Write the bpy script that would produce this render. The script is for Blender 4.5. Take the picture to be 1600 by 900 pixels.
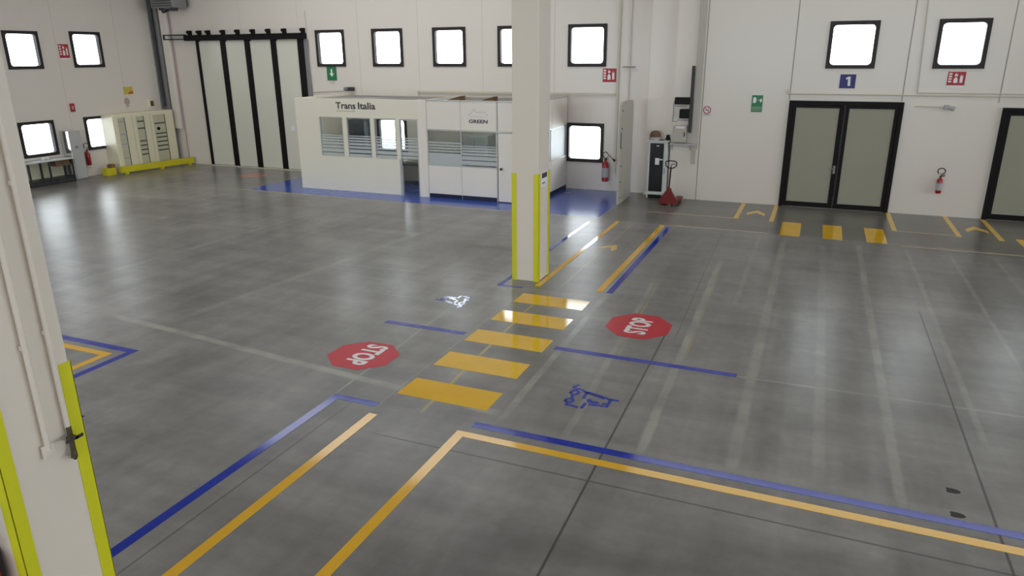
import bpy, bmesh, math, random
from mathutils import Vector, Matrix

for o in list(bpy.data.objects):
    bpy.data.objects.remove(o)
S = bpy.context.scene
COL = S.collection
PI = math.pi
random.seed(4)

# ------------------------------------------------------------------ camera
CAM_H = 4.0
F_PX, PITCH, YAW, ROLL = 1117.35, math.radians(17.9833), math.radians(-22.8104), math.radians(-0.3434)
cd = bpy.data.cameras.new('camera')
cam = bpy.data.objects.new('camera', cd)
COL.objects.link(cam)
cd.sensor_width = 36.0
cd.lens = 36.0 * F_PX / 1600.0
cd.clip_end = 200
fw = Vector((math.sin(YAW) * math.cos(PITCH), math.cos(YAW) * math.cos(PITCH), -math.sin(PITCH)))
r0 = Vector((math.cos(YAW), -math.sin(YAW), 0)); u0 = r0.cross(fw)
rr = r0 * math.cos(ROLL) + u0 * math.sin(ROLL)
uu = -r0 * math.sin(ROLL) + u0 * math.cos(ROLL)
cam.matrix_world = Matrix(((rr.x, uu.x, -fw.x, 0), (rr.y, uu.y, -fw.y, 0), (rr.z, uu.z, -fw.z, CAM_H), (0, 0, 0, 1)))
S.camera = cam

# ------------------------------------------------------------------ sky, exposure
SKY_COL, SKY_STR = (0.91, 0.955, 1.0), 6.6
w = bpy.data.worlds.new('overcast_sky'); S.world = w
w.use_nodes = True
bg = w.node_tree.nodes['Background']
bg.inputs[0].default_value = (*SKY_COL, 1); bg.inputs[1].default_value = SKY_STR
vs = S.view_settings
S.display_settings.display_device = 'sRGB'
vs.view_transform = 'Standard'; vs.look = 'None'; vs.gamma = 1.0; vs.use_curve_mapping = False
vs.exposure = 0.08
S.cycles.use_denoising = True
try:
    S.cycles.denoiser = 'OPENIMAGEDENOISE'
except Exception:
    pass
S.cycles.max_bounces = 10; S.cycles.diffuse_bounces = 6; S.cycles.transparent_max_bounces = 16
S.cycles.caustics_reflective = False; S.cycles.caustics_refractive = False

XL, YL, YR, XJ = -23.8, 21.5, 21.0, -3.85     # left wall, back wall left part, back wall right part, jog
XR, YF, ZC = 24.0, -20.0, 8.0
# luminous roof-light panels between the beams: (x0, x1, y0, y1, radiance)
ROOF = [(-18.5, -7.0, 15.8, 19.4, 1.9), (-4.1, 9.0, 18.3, 20.0, 1.2), (-22.0, -6.9, 5.5, 8.0, 2.4), (-4.1, 10.0, 5.5, 8.0, 1.4)]  # last two are unseen, added for more light from above
ROOF_COL = (0.95, 0.98, 1.0)
for x0_, x1_, y0_, y1_, rad_ in ROOF:
    l = bpy.data.lights.new('roof_light', 'AREA'); l.shape = 'RECTANGLE'; l.size = x1_ - x0_; l.size_y = y1_ - y0_
    l.color = ROOF_COL; l.energy = rad_ * PI * l.size * l.size_y
    o = bpy.data.objects.new('roof_light', l); o.location = ((x0_ + x1_) / 2, (y0_ + y1_) / 2, ZC - 0.02); COL.objects.link(o)
# unseen wide glazing behind and beside the camera, added to light the hall
REAR = [(-23.0 + 11.8 * k, -12.0 + 11.8 * k, 1.0, 6.8) for k in range(3)]
SIDE = [(-8.9 + 9.6 * k, 0.1 + 9.6 * k, 1.0, 7.1) for k in range(3)]

def portal(loc, rot, sx, sy):
    l = bpy.data.lights.new('sky_portal', 'AREA'); l.shape = 'RECTANGLE'; l.size = sx; l.size_y = sy
    l.cycles.is_portal = True
    o = bpy.data.objects.new('sky_portal', l); o.location = loc; o.rotation_euler = rot; COL.objects.link(o)
for a, b, c, d in REAR:
    portal(((a + b) / 2, YF - 0.2, (c + d) / 2), (PI / 2, 0, 0), b - a, d - c)
for a, b, c, d in SIDE:
    portal((XR + 0.2, (a + b) / 2, (c + d) / 2), (0, PI / 2, 0), d - c, b - a)

# ------------------------------------------------------------------ materials
def new_mat(name):
    m = bpy.data.materials.new(name); m.use_nodes = True
    nt = m.node_tree
    return m, nt, nt.nodes['Principled BSDF']

def mat(name, col, rough=0.5, spec=0.5, noise=0.06, scale=3.0, metal=0.0, rough_var=0.0, alpha=1.0):
    m, nt, p = new_mat(name)
    p.inputs['Roughness'].default_value = rough
    p.inputs['Metallic'].default_value = metal
    p.inputs['Specular IOR Level'].default_value = spec
    p.inputs['Alpha'].default_value = alpha
    tc = nt.nodes.new('ShaderNodeTexCoord')
    n = nt.nodes.new('ShaderNodeTexNoise'); n.inputs['Scale'].default_value = scale
    n.inputs['Detail'].default_value = 4
    nt.links.new(tc.outputs['Object'], n.inputs['Vector'])
    mx = nt.nodes.new('ShaderNodeMix'); mx.data_type = 'RGBA'
    mx.inputs[6].default_value = (*[c * (1 - noise) for c in col], 1)
    mx.inputs[7].default_value = (*[min(1, c * (1 + noise)) for c in col], 1)
    nt.links.new(n.outputs['Fac'], mx.inputs[0])
    nt.links.new(mx.outputs[2], p.inputs['Base Color'])
    if rough_var:
        mr = nt.nodes.new('ShaderNodeMapRange')
        mr.inputs[3].default_value = max(0.02, rough - rough_var); mr.inputs[4].default_value = rough + rough_var
        nt.links.new(n.outputs['Fac'], mr.inputs[0]); nt.links.new(mr.outputs[0], p.inputs['Roughness'])
    return m

def opal_mat(name, col):
    m, nt, p = new_mat(name)
    tl = nt.nodes.new('ShaderNodeBsdfTranslucent'); tl.inputs[0].default_value = (0.97, 0.96, 0.94, 1)
    p.inputs['Base Color'].default_value = (*col, 1); p.inputs['Roughness'].default_value = 0.6
    mx = nt.nodes.new('ShaderNodeMixShader'); mx.inputs[0].default_value = 0.85
    nt.links.new(p.outputs[0], mx.inputs[1]); nt.links.new(tl.outputs[0], mx.inputs[2])
    nt.links.new(mx.outputs[0], nt.nodes['Material Output'].inputs[0])
    return m

def glass_mat(name, tint=(0.95, 0.97, 0.97), base=0.06):
    m = bpy.data.materials.new(name); m.use_nodes = True
    nt = m.node_tree; nt.nodes.clear()
    out = nt.nodes.new('ShaderNodeOutputMaterial')
    tr = nt.nodes.new('ShaderNodeBsdfTransparent'); tr.inputs[0].default_value = (*tint, 1)
    gl = nt.nodes.new('ShaderNodeBsdfGlossy'); gl.inputs['Roughness'].default_value = 0.02
    fr = nt.nodes.new('ShaderNodeFresnel'); fr.inputs[0].default_value = 1.45
    mx = nt.nodes.new('ShaderNodeMixShader')
    nt.links.new(fr.outputs[0], mx.inputs[0]); nt.links.new(tr.outputs[0], mx.inputs[1]); nt.links.new(gl.outputs[0], mx.inputs[2])
    nt.links.new(mx.outputs[0], out.inputs[0])
    return m

M = {}
M['wall'] = mat('painted_wall', (0.77, 0.705, 0.635), 0.24, 0.4, 0.02, 0.8, rough_var=0.05)
M['pillar'] = mat('pillar_paint', (0.77, 0.69, 0.60), 0.55, 0.3, 0.03, 1.5)
M['ceil'] = mat('ceiling_concrete', (0.62, 0.61, 0.58), 0.8, 0.2, 0.05, 0.6)
M['seal'] = mat('joint_sealant', (0.33, 0.32, 0.29), 0.7, 0.2)
M['black'] = mat('black_frame_paint', (0.011, 0.009, 0.009), 0.5, 0.12, 0.1, 8)
M['darkframe'] = mat('dark_bronze_frame', (0.032, 0.026, 0.024), 0.45, 0.25, 0.1, 8)
M['doorgrey'] = mat('grey_door_panel', (0.335, 0.322, 0.25), 0.5, 0.4, 0.04, 1.5)
M['slidegrey'] = mat('sliding_door_panel', (0.74, 0.71, 0.61), 0.2, 0.5, 0.03, 1.0)
M['yellow'] = mat('yellow_floor_tape', (0.90, 0.49, 0.025), 0.10, 0.95, 0.08, 4, rough_var=0.04)
M['zebra'] = mat('yellow_crossing_paint', (0.93, 0.53, 0.030), 0.08, 0.75, 0.10, 3, rough_var=0.04)
M['paleyellow'] = mat('worn_pale_tape', (0.55, 0.43, 0.28), 0.25, 0.5, 0.25, 5)
M['wornyellow'] = mat('worn_yellow_tape', (0.80, 0.52, 0.10), 0.3, 0.5, 0.2, 5)
M['blue'] = mat('blue_floor_tape', (0.004, 0.030, 0.40), 0.10, 0.85, 0.15, 4, rough_var=0.04)
M['bluefloor'] = mat('blue_floor_paint', (0.050, 0.105, 0.42), 0.17, 0.5, 0.12, 1.2, rough_var=0.05)
M['red'] = mat('red_floor_paint', (0.60, 0.016, 0.035), 0.35, 0.25, 0.12, 5)
M['fadedred'] = mat('faded_red_paint', (0.50, 0.20, 0.17), 0.3, 0.5, 0.12, 5)
M['white'] = mat('white_lettering', (0.85, 0.82, 0.80), 0.35, 0.4, 0.04, 5)
M['guard'] = mat('yellow_guard', (0.68, 0.66, 0.018), 0.45, 0.4, 0.05, 4)
M['kerbyellow'] = mat('yellow_barrier_paint', (0.66, 0.56, 0.02), 0.5, 0.4, 0.12, 3)
M['cabin'] = mat('cabin_panel', (0.93, 0.865, 0.71), 0.45, 0.4, 0.02, 2)
M['cabin2'] = mat('cabin_panel_white', (0.93, 0.86, 0.76), 0.42, 0.4, 0.02, 2)
M['alu'] = mat('aluminium_profile', (0.55, 0.55, 0.52), 0.35, 0.5, 0.04, 6, metal=0.3)
M['navy'] = mat('navy_skirting', (0.012, 0.012, 0.05), 0.4, 0.4)
M['opal'] = opal_mat('opal_roof_sheet', (0.80, 0.78, 0.73))
M['glass'] = glass_mat('window_glass')
M['cabglass'] = glass_mat('cabin_glass', (0.90, 0.94, 0.93))
M['frost'] = mat('frosted_film', (0.72, 0.76, 0.75), 0.5, 0.3, 0.04, 4, alpha=0.62)
M['frostfull'] = mat('frosted_pane', (0.82, 0.86, 0.85), 0.35, 0.4, 0.03, 4, alpha=0.75)
M['ink'] = mat('dark_grey_lettering', (0.06, 0.055, 0.07), 0.5, 0.3)
M['paleink'] = mat('pale_grey_print', (0.66, 0.65, 0.61), 0.5, 0.3)
M['greenink'] = mat('pale_green_print', (0.50, 0.55, 0.36), 0.5, 0.3)
M['signred'] = mat('sign_red', (0.42, 0.025, 0.04), 0.4, 0.4)
M['signgreen'] = mat('sign_green', (0.02, 0.20, 0.075), 0.4, 0.4)
M['signblue'] = mat('sign_blue', (0.012, 0.015, 0.16), 0.4, 0.4)
M['signyellow'] = mat('sign_yellow', (0.62, 0.48, 0.10), 0.5, 0.3)
M['signorange'] = mat('sign_orange', (0.55, 0.16, 0.05), 0.5, 0.3)
M['signgrey'] = mat('sign_grey', (0.45, 0.42, 0.43), 0.5, 0.3)
M['signpink'] = mat('sign_pink', (0.50, 0.36, 0.36), 0.5, 0.3)
M['extred'] = mat('extinguisher_red', (0.36, 0.014, 0.018), 0.3, 0.5)
M['rubber'] = mat('black_rubber', (0.014, 0.013, 0.013), 0.55, 0.15)
M['jackred'] = mat('pallet_jack_red', (0.19, 0.018, 0.017), 0.5, 0.3, 0.15, 5)
M['shaftred'] = mat('dark_red_shaft', (0.05, 0.010, 0.012), 0.45, 0.4)
M['cream'] = mat('cream_enamel', (0.84, 0.78, 0.58), 0.25, 0.4, 0.03, 2)
M['slot'] = mat('greenish_module_strip', (0.58, 0.56, 0.41), 0.5, 0.4, 0.08, 4)
M['moddark'] = mat('dark_module', (0.10, 0.105, 0.075), 0.5, 0.4)
M['metalgrey'] = mat('grey_steel', (0.23, 0.225, 0.225), 0.42, 0.5, 0.08, 2)
M['darksteel'] = mat('dark_steel', (0.045, 0.045, 0.045), 0.45, 0.25, 0.15, 4)
M['steelbox'] = mat('brushed_steel', (0.72, 0.72, 0.71), 0.16, 0.5, 0.03, 2, metal=0.9)
M['greybox'] = mat('glossy_grey_cabinet', (0.50, 0.49, 0.48), 0.12, 0.5, 0.03, 2)
M['brown'] = mat('brown_cardboard', (0.17, 0.105, 0.06), 0.8, 0.2, 0.12, 6)
M['beige'] = mat('beige_enamel', (0.50, 0.465, 0.405), 0.5, 0.3, 0.03, 3)
M['trunk'] = mat('cable_trunking', (0.62, 0.58, 0.48), 0.5, 0.3, 0.03, 3)
M['rackwhite'] = mat('rack_enamel', (0.62, 0.64, 0.62), 0.4, 0.4, 0.03, 3)
M['darkglass'] = mat('smoked_door_glass', (0.010, 0.011, 0.011), 0.10, 0.2, 0.1, 3)
M['brass'] = mat('dull_brass', (0.11, 0.09, 0.05), 0.4, 0.5, 0.15, 20, metal=0.5)
M['paper'] = mat('paper', (0.82, 0.83, 0.84), 0.7, 0.2)
M['navycloth'] = mat('dark_blue_cabinet', (0.03, 0.045, 0.075), 0.5, 0.4)
M['desk'] = mat('grey_desk', (0.30, 0.30, 0.26), 0.5, 0.4)
M['stain'] = mat('dark_stain', (0.05, 0.045, 0.04), 0.6, 0.3)

# ------------------------------------------------------------------ mesh helpers
class W:
    """a wall frame: u along the wall, v up, w out of the wall into the hall"""
    def __init__(s, kind, c): s.kind, s.c = kind, c
    def __call__(s, u, v, w=0.0):
        return (u, s.c - w, v) if s.kind == 'y' else (s.c + w, u, v)
BL, BR, LW = W('y', YL), W('y', YR), W('x', XL)
class FLOORW:
    def __call__(s, u, v, w=0.0): return (u, v, w)
FL = FLOORW()

class MB:
    def __init__(s): s.bm = bmesh.new()
    def merge(s, t, mtx=None):
        me = bpy.data.meshes.new('tmp'); t.to_mesh(me); t.free()
        if mtx is not None: me.transform(mtx)
        s.bm.from_mesh(me); bpy.data.meshes.remove(me); return s
    def box(s, x0, x1, y0, y1, z0, z1, bev=0.0, rot=0.0, piv=None):
        t = bmesh.new(); bmesh.ops.create_cube(t, size=1)
        x0, x1 = sorted((x0, x1)); y0, y1 = sorted((y0, y1)); z0, z1 = sorted((z0, z1))
        bmesh.ops.scale(t, vec=(x1 - x0, y1 - y0, z1 - z0), verts=t.verts)
        if bev: bmesh.ops.bevel(t, geom=t.edges[:], offset=bev, segments=2, profile=0.5, affect='EDGES')
        m = Matrix.Translation(((x0 + x1) / 2, (y0 + y1) / 2, (z0 + z1) / 2))
        if rot:
            p = Vector(piv or ((x0 + x1) / 2, (y0 + y1) / 2, 0))
            m = Matrix.Translation(p) @ Matrix.Rotation(rot, 4, 'Z') @ Matrix.Translation(-p) @ m
        return s.merge(t, m)
    def wbox(s, F, u0, u1, v0, v1, w0, w1, bev=0.0):
        a, b = F(u0, v0, w0), F(u1, v1, w1)
        return s.box(a[0], b[0], a[1], b[1], a[2], b[2], bev)
    def cyl(s, p, q, r, r2=None, seg=14):
        p, q = Vector(p), Vector(q); d = q - p
        t = bmesh.new()
        bmesh.ops.create_cone(t, cap_ends=True, segments=seg, radius1=r, radius2=r if r2 is None else r2, depth=d.length)
        return s.merge(t, Matrix.Translation((p + q) / 2) @ d.to_track_quat('Z', 'Y').to_matrix().to_4x4())
    def sphere(s, c, r, sc=(1, 1, 1)):
        t = bmesh.new(); bmesh.ops.create_uvsphere(t, u_segments=16, v_segments=10, radius=r)
        return s.merge(t, Matrix.Translation(c) @ Matrix.Diagonal((*sc, 1)))
    def tube(s, pts, r, closed=False, seg=8):
        n = len(pts); rng = range(n if closed else n - 1)
        for i in rng: s.cyl(pts[i], pts[(i + 1) % n], r, seg=seg)
        for p in pts: s.sphere(p, r)
        return s
    def lathe(s, c, prof, seg=20):
        t = bmesh.new(); rings = []
        for r, z in prof:
            rings.append([t.verts.new((max(r, 1e-4) * math.cos(2 * PI * k / seg), max(r, 1e-4) * math.sin(2 * PI * k / seg), z)) for k in range(seg)])
        for a, b in zip(rings, rings[1:]):
            for k in range(seg): t.faces.new((a[k], a[(k + 1) % seg], b[(k + 1) % seg], b[k]))
        t.faces.new(rings[0][::-1]); t.faces.new(rings[-1])
        return s.merge(t, Matrix.Translation(c))
    def wpoly(s, F, pts, w0, w1):
        t = bmesh.new()
        a = [t.verts.new(F(u, v, w1)) for u, v in pts]; b = [t.verts.new(F(u, v, w0)) for u, v in pts]
        t.faces.new(a); t.faces.new(b[::-1]); n = len(a)
        for i in range(n): t.faces.new((a[i], b[i], b[(i + 1) % n], a[(i + 1) % n]))
        bmesh.ops.recalc_face_normals(t, faces=t.faces[:])
        return s.merge(t)
    def wstroke(s, F, pts, wd, w0, w1, closed=False):
        n = len(pts)
        for i in range(n if closed else n - 1):
            (a, b), (c, d) = pts[i], pts[(i + 1) % n]
            L = math.hypot(c - a, d - b) or 1e-6; ux, uy = (c - a) / L * wd * .5, (d - b) / L * wd * .5
            e = 0.5
            a2, b2, c2, d2 = a - ux * e, b - uy * e, c + ux * e, d + uy * e
            s.wpoly(F, [(a2 - uy, b2 + ux), (a2 + uy, b2 - ux), (c2 + uy, d2 - ux), (c2 - uy, d2 + ux)], w0, w1 + 0.0002 * (i % 5))
        return s
    def ring(s, F, u0, u1, v0, v1, fr, w0, w1, rad):
        """square frame with a rounded inner opening"""
        t = bmesh.new(); inn, out = [], []
        a0, a1, b0, b1 = u0 + fr, u1 - fr, v0 + fr, v1 - fr
        for (cx, cy, st, ox, oy) in ((a1 - rad, b1 - rad, 0, u1, v1), (a0 + rad, b1 - rad, 1, u0, v1), (a0 + rad, b0 + rad, 2, u0, v0), (a1 - rad, b0 + rad, 3, u1, v0)):
            for k in range(7):
                th = PI / 2 * (st + k / 6.0)
                inn.append((cx + rad * math.cos(th), cy + rad * math.sin(th))); out.append((ox, oy))
        n = len(inn)
        mk = lambda L, w_: [t.verts.new(F(u, v, w_)) for u, v in L]
        i1, o1, i0, o0 = mk(inn, w1), mk(out, w1), mk(inn, w0), mk(out, w0)
        for k in range(n):
            j = (k + 1) % n
            t.faces.new((o1[k], o1[j], i1[j], i1[k])); t.faces.new((o0[j], o0[k], i0[k], i0[j]))
            t.faces.new((i1[k], i1[j], i0[j], i0[k])); t.faces.new((o1[j], o1[k], o0[k], o0[j]))
        bmesh.ops.remove_doubles(t, verts=t.verts[:], dist=1e-5)
        bmesh.ops.dissolve_degenerate(t, edges=t.edges[:], dist=1e-6)
        bmesh.ops.recalc_face_normals(t, faces=t.faces[:])
        return s.merge(t)
    def text(s, body, place, width, height, depth=0.002, bold=0.0):
        """lettering fitted into width x height; place(x, y, z) turns letter space into the world"""
        cu = bpy.data.curves.new('lettering_curve', 'FONT'); cu.body = body; cu.extrude = 0.01; cu.offset = bold; cu.resolution_u = 3
        to = bpy.data.objects.new('lettering_tmp', cu); COL.objects.link(to)
        dg = bpy.context.evaluated_depsgraph_get(); dg.update()
        me = bpy.data.meshes.new_from_object(to.evaluated_get(dg))
        bpy.data.objects.remove(to); bpy.data.curves.remove(cu)
        xs = [v.co.x for v in me.vertices]; ys = [v.co.y for v in me.vertices]; zs = [v.co.z for v in me.vertices]
        x0, x1, y0, y1, z0, z1 = min(xs), max(xs), min(ys), max(ys), min(zs), max(zs)
        for v in me.vertices:
            v.co = Vector(place((v.co.x - x0) / (x1 - x0) * width, (v.co.y - y0) / (y1 - y0) * height, (v.co.z - z0) / (z1 - z0) * depth))
        s.bm.from_mesh(me); bpy.data.meshes.remove(me); return s
    def build(s, name, m, parent=None, smooth=False):
        me = bpy.data.meshes.new(name)
        bm = s.bm
        if parent is None:
            lo = [min(v.co[i] for v in bm.verts) for i in range(3)]; hi = [max(v.co[i] for v in bm.verts) for i in range(3)]
            org = Vector(((lo[0] + hi[0]) / 2, (lo[1] + hi[1]) / 2, lo[2]))
        else:
            org = world_loc(parent)
        bmesh.ops.translate(bm, vec=-org, verts=bm.verts[:])
        bmesh.ops.recalc_face_normals(bm, faces=bm.faces[:])
        if smooth:
            for f in bm.faces: f.smooth = True
            for e in bm.edges:
                if len(e.link_faces) == 2 and e.calc_face_angle(0) > 0.7: e.smooth = False
        bm.to_mesh(me); bm.free()
        me.materials.append(m)
        o = bpy.data.objects.new(name, me); COL.objects.link(o)
        if parent is None: o.location = org
        else: o.parent = parent
        return o
def world_loc(o):
    v = Vector(o.location)
    while o.parent: o = o.parent; v = v + Vector(o.location)
    return v
def tag(o, label, cat, group=None, kind=None):
    o['label'] = label; o['category'] = cat
    if group: o['group'] = group
    if kind: o['kind'] = kind
    return o
def thing(name, label, cat, loc, group=None, kind=None):
    o = bpy.data.objects.new(name, None); o.location = loc; o.empty_display_size = 0.2; COL.objects.link(o)
    return tag(o, label, cat, group, kind)
def struct(name, loc=None, label=None):
    o = bpy.data.objects.new(name, None); o.location = loc or (0, 0, 0); COL.objects.link(o); o['kind'] = 'structure'
    if label: o['label'] = label
    return o
def sb(mb, name, m, label=None):
    o = mb.build(name, m); o['kind'] = 'structure'
    if label: o['label'] = label
    return o

# ------------------------------------------------------------------ floor
def floor_material():
    m, nt, p = new_mat('polished_concrete')
    N, L = nt.nodes, nt.links
    def math_(op, a, b=None, c=None):
        n = N.new('ShaderNodeMath'); n.operation = op
        for i, v in enumerate((a, b, c)):
            if v is None: continue
            if isinstance(v, (int, float)): n.inputs[i].default_value = v
            else: L.new(v, n.inputs[i])
        return n.outputs[0]
    def mr(x, a, b, c=0.0, d=1.0, smooth=True):
        n = N.new('ShaderNodeMapRange'); n.interpolation_type = 'SMOOTHSTEP' if smooth else 'LINEAR'
        L.new(x, n.inputs[0])
        for i, v in enumerate((a, b, c, d)): n.inputs[i + 1].default_value = v
        return n.outputs[0]
    tc = N.new('ShaderNodeTexCoord')
    sx = N.new('ShaderNodeSeparateXYZ'); L.new(tc.outputs['Object'], sx.inputs[0])
    x, y = sx.outputs[0], sx.outputs[1]
    def noise(scale, detail=5, vec=None, rough=0.55, dist=0.0):
        n = N.new('ShaderNodeTexNoise'); n.inputs['Scale'].default_value = scale; n.inputs['Detail'].default_value = detail
        n.inputs['Roughness'].default_value = rough; n.inputs['Distortion'].default_value = dist
        L.new(vec or tc.outputs['Object'], n.inputs['Vector']); return n.outputs['Fac']
    def stretched(sx_, sy_, rz):
        mp = N.new('ShaderNodeMapping'); mp.inputs['Rotation'].default_value = (0, 0, rz); mp.inputs['Scale'].default_value = (sx_, sy_, 1)
        L.new(tc.outputs['Object'], mp.inputs[0]); return mp.outputs[0]
    n1 = noise(0.22, 4, dist=0.6); n2 = noise(1.1, 6, dist=0.4); n3 = noise(7, 4)
    n4 = noise(1.0, 5, stretched(2.6, 0.25, 0.0)); n5 = noise(1.0, 5, stretched(0.22, 2.4, 0.5))
    wob = noise(2.5, 3)
    wear = mr(noise(1.6, 5, stretched(1.0, 1.0, 0.3)), 0.35, 0.66, 0.40, 1.25)
    v = math_('MULTIPLY_ADD', n1, 1.15, 0.42)
    v = math_('MULTIPLY', v, math_('MULTIPLY_ADD', n2, 0.55, 0.72))
    v = math_('MULTIPLY', v, math_('MULTIPLY_ADD', n3, 0.30, 0.85))
    v = math_('MULTIPLY', v, math_('MULTIPLY_ADD', n4, 0.60, 0.70))
    v = math_('MULTIPLY', v, math_('MULTIPLY_ADD', n5, 0.65, 0.67))
    base = N.new('ShaderNodeMix'); base.data_type = 'RGBA'
    base.inputs[6].default_value = (0.070, 0.0665, 0.0625, 1); base.inputs[7].default_value = (0.335, 0.316, 0.298, 1)
    L.new(mr(v, 0.45, 1.35, 0, 1, False), base.inputs[0])
    xw = math_('ADD', x, math_('MULTIPLY_ADD', wob, 0.05, -0.025))
    yw = math_('ADD', y, math_('MULTIPLY_ADD', wob, 0.05, -0.025))
    def line(along_y, c, a, b, wd, slope=0.0, soft=True, end=0.35):
        p_, q_ = (xw, yw) if along_y else (yw, xw)
        if not soft: p_, q_ = (x, y) if along_y else (y, x)
        if slope: p_ = math_('SUBTRACT', p_, math_('MULTIPLY', math_('SUBTRACT', q_, (a + b) / 2), slope))
        d = math_('ABSOLUTE', math_('SUBTRACT', p_, c))
        k = mr(d, wd * 0.22 if soft else wd * 0.4, wd * 0.58 if soft else wd * 0.7, 1, 0)
        k = math_('MULTIPLY', k, mr(q_, a - end, a + end * .3)); return math_('MULTIPLY', k, mr(q_, b - end * .3, b + end, 1, 0))
    def total(items):
        acc = None
        for s_, k in items:
            t = math_('MULTIPLY', k, s_); acc = t if acc is None else math_('MAXIMUM', acc, t)
        return acc
    pale = total([
        (0.55, line(True, -1.43, 6.7, 14.5, 0.13, -0.022)), (0.42, line(True, -2.33, 6.7, 12.5, 0.11, -0.05)),
        (0.42, line(True, -0.42, 6.75, 16.8, 0.16)), (0.26, line(True, 0.40, 7.0, 16.5, 0.15)),
        (0.46, line(True, 1.12, 6.7, 16.8, 0.13)), (0.34, line(True, 2.05, 8.4, 16.8, 0.09)),
        (0.32, line(True, 2.85, 9.8, 16.8, 0.08)), (0.26, line(True, 3.65, 10.5, 16.8, 0.09)),
        (0.55, line(True, -3.10, 6.9, 17.0, 0.12, -0.02)), (0.24, line(True, -0.95, 12.0, 17.0, 0.1)),
        (0.45, line(True, -5.28, 6.7, 11.3, 0.045, -0.04)), (0.30, line(True, -8.75, 8.6, 14.5, 0.22, 0.1, True, 1.0)),
        (0.30, line(True, -4.52, 6.6, 10.9, 0.04)), (0.22, line(True, -12.4, 9, 15.5, 0.16, 0.05, True, 1.0)),
        (0.50, line(False, 7.25, -10.2, -3.2, 0.16, -0.1)), (0.42, line(False, 9.05, -0.5, 2.7, 0.07, 0.03)),
        (0.40, line(False, 11.42, -4.75, -3.0, 0.05, 0.02)), (0.28, line(False, 11.6, -8.6, -6.2, 0.10, 0.05, True, 0.6)),
        (0.30, line(False, 14.2, -7.6, -5.6, 0.6, 0.1, True, 0.8)), (0.20, line(False, 6.62, -2.6, 3, 0.3)),
        (0.30, line(False, 10.55, -3.2, -2.4, 0.5, -.2, True, 0.6)),
    ])
    ytint = total([
        (0.8, line(True, -4.03, 6.62, 10.9, 0.055, -0.04, True, 0.1)), (0.42, line(True, -3.98, 11.4, 17.0, 0.05)),
        (0.25, line(True, -1.38, 9.5, 13.5, 0.05, -0.022)), (0.25, line(True, -2.30, 9.0, 12.5, 0.05, -0.05)),
    ])
    dark = total([
        (0.75, line(True, -1.64, -6, 10.2, 0.022, -0.015, False)), (0.35, line(True, -1.70, 10.2, 17, 0.02, -0.03, False)),
        (0.75, line(True, 1.87, -6, 12.5, 0.022, 0, False)), (0.5, line(True, -4.85, -6, 6.4, 0.022, 0, False)),
        (0.6, line(False, 5.94, -4.0, 10.9, 0.02, 0, False)),
    ])
    tyres = total([(0.35, line(True, -0.1, 6.9, 12.0, 0.3, 0.0, True, 1.2)), (0.3, line(True, 0.75, 7.0, 11.5, 0.34, 0.0, True, 1.2)),
                   (0.25, line(False, 5.1, -2.5, 1.0, 0.5, 0.3, True, 1.0)), (0.3, line(True, -8.0, 3.5, 8.0, 0.9, 0.3, True, 1.5))])
    def mix(fac, a, col):
        n = N.new('ShaderNodeMix'); n.data_type = 'RGBA'
        if isinstance(fac, float): n.inputs[0].default_value = fac
        else: L.new(fac, n.inputs[0])
        L.new(a, n.inputs[6]); n.inputs[7].default_value = (*col, 1); return n.outputs[2]
    apron = math_('MULTIPLY', mr(y, 17.43, 17.47), mr(x, -4.95, -4.9))
    c = mix(math_('MULTIPLY', apron, 0.6), base.outputs[2], (0.135, 0.122, 0.098))
    c = mix(math_('MULTIPLY', tyres, wear), c, (0.075, 0.072, 0.068))
    c = mix(math_('MULTIPLY', pale, wear), c, (0.44, 0.43, 0.37))
    c = mix(math_('MULTIPLY', ytint, wear), c, (0.50, 0.42, 0.13))
    c = mix(dark, c, (0.022, 0.022, 0.022))
    L.new(c, p.inputs['Base Color'])
    p.inputs['Specular IOR Level'].default_value = 0.5
    p.inputs['Roughness'].default_value = 0.29
    bp = N.new('ShaderNodeBump'); bp.inputs['Strength'].default_value = 0.07; bp.inputs['Distance'].default_value = 0.02
    L.new(noise(1.8, 3), bp.inputs['Height']); L.new(bp.outputs[0], p.inputs['Normal'])
    return m
fm = MB(); fm.box(XL - 0.3, XR + 0.3, YF - 0.3, YL + 0.3, -0.2, 0.0)
fo = fm.build('floor', floor_material()); fo['kind'] = 'structure'
# floor coordinates start at the hall's origin
me = fo.data; me.transform(Matrix.Translation(fo.location)); fo.location = (0, 0, 0)

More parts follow.
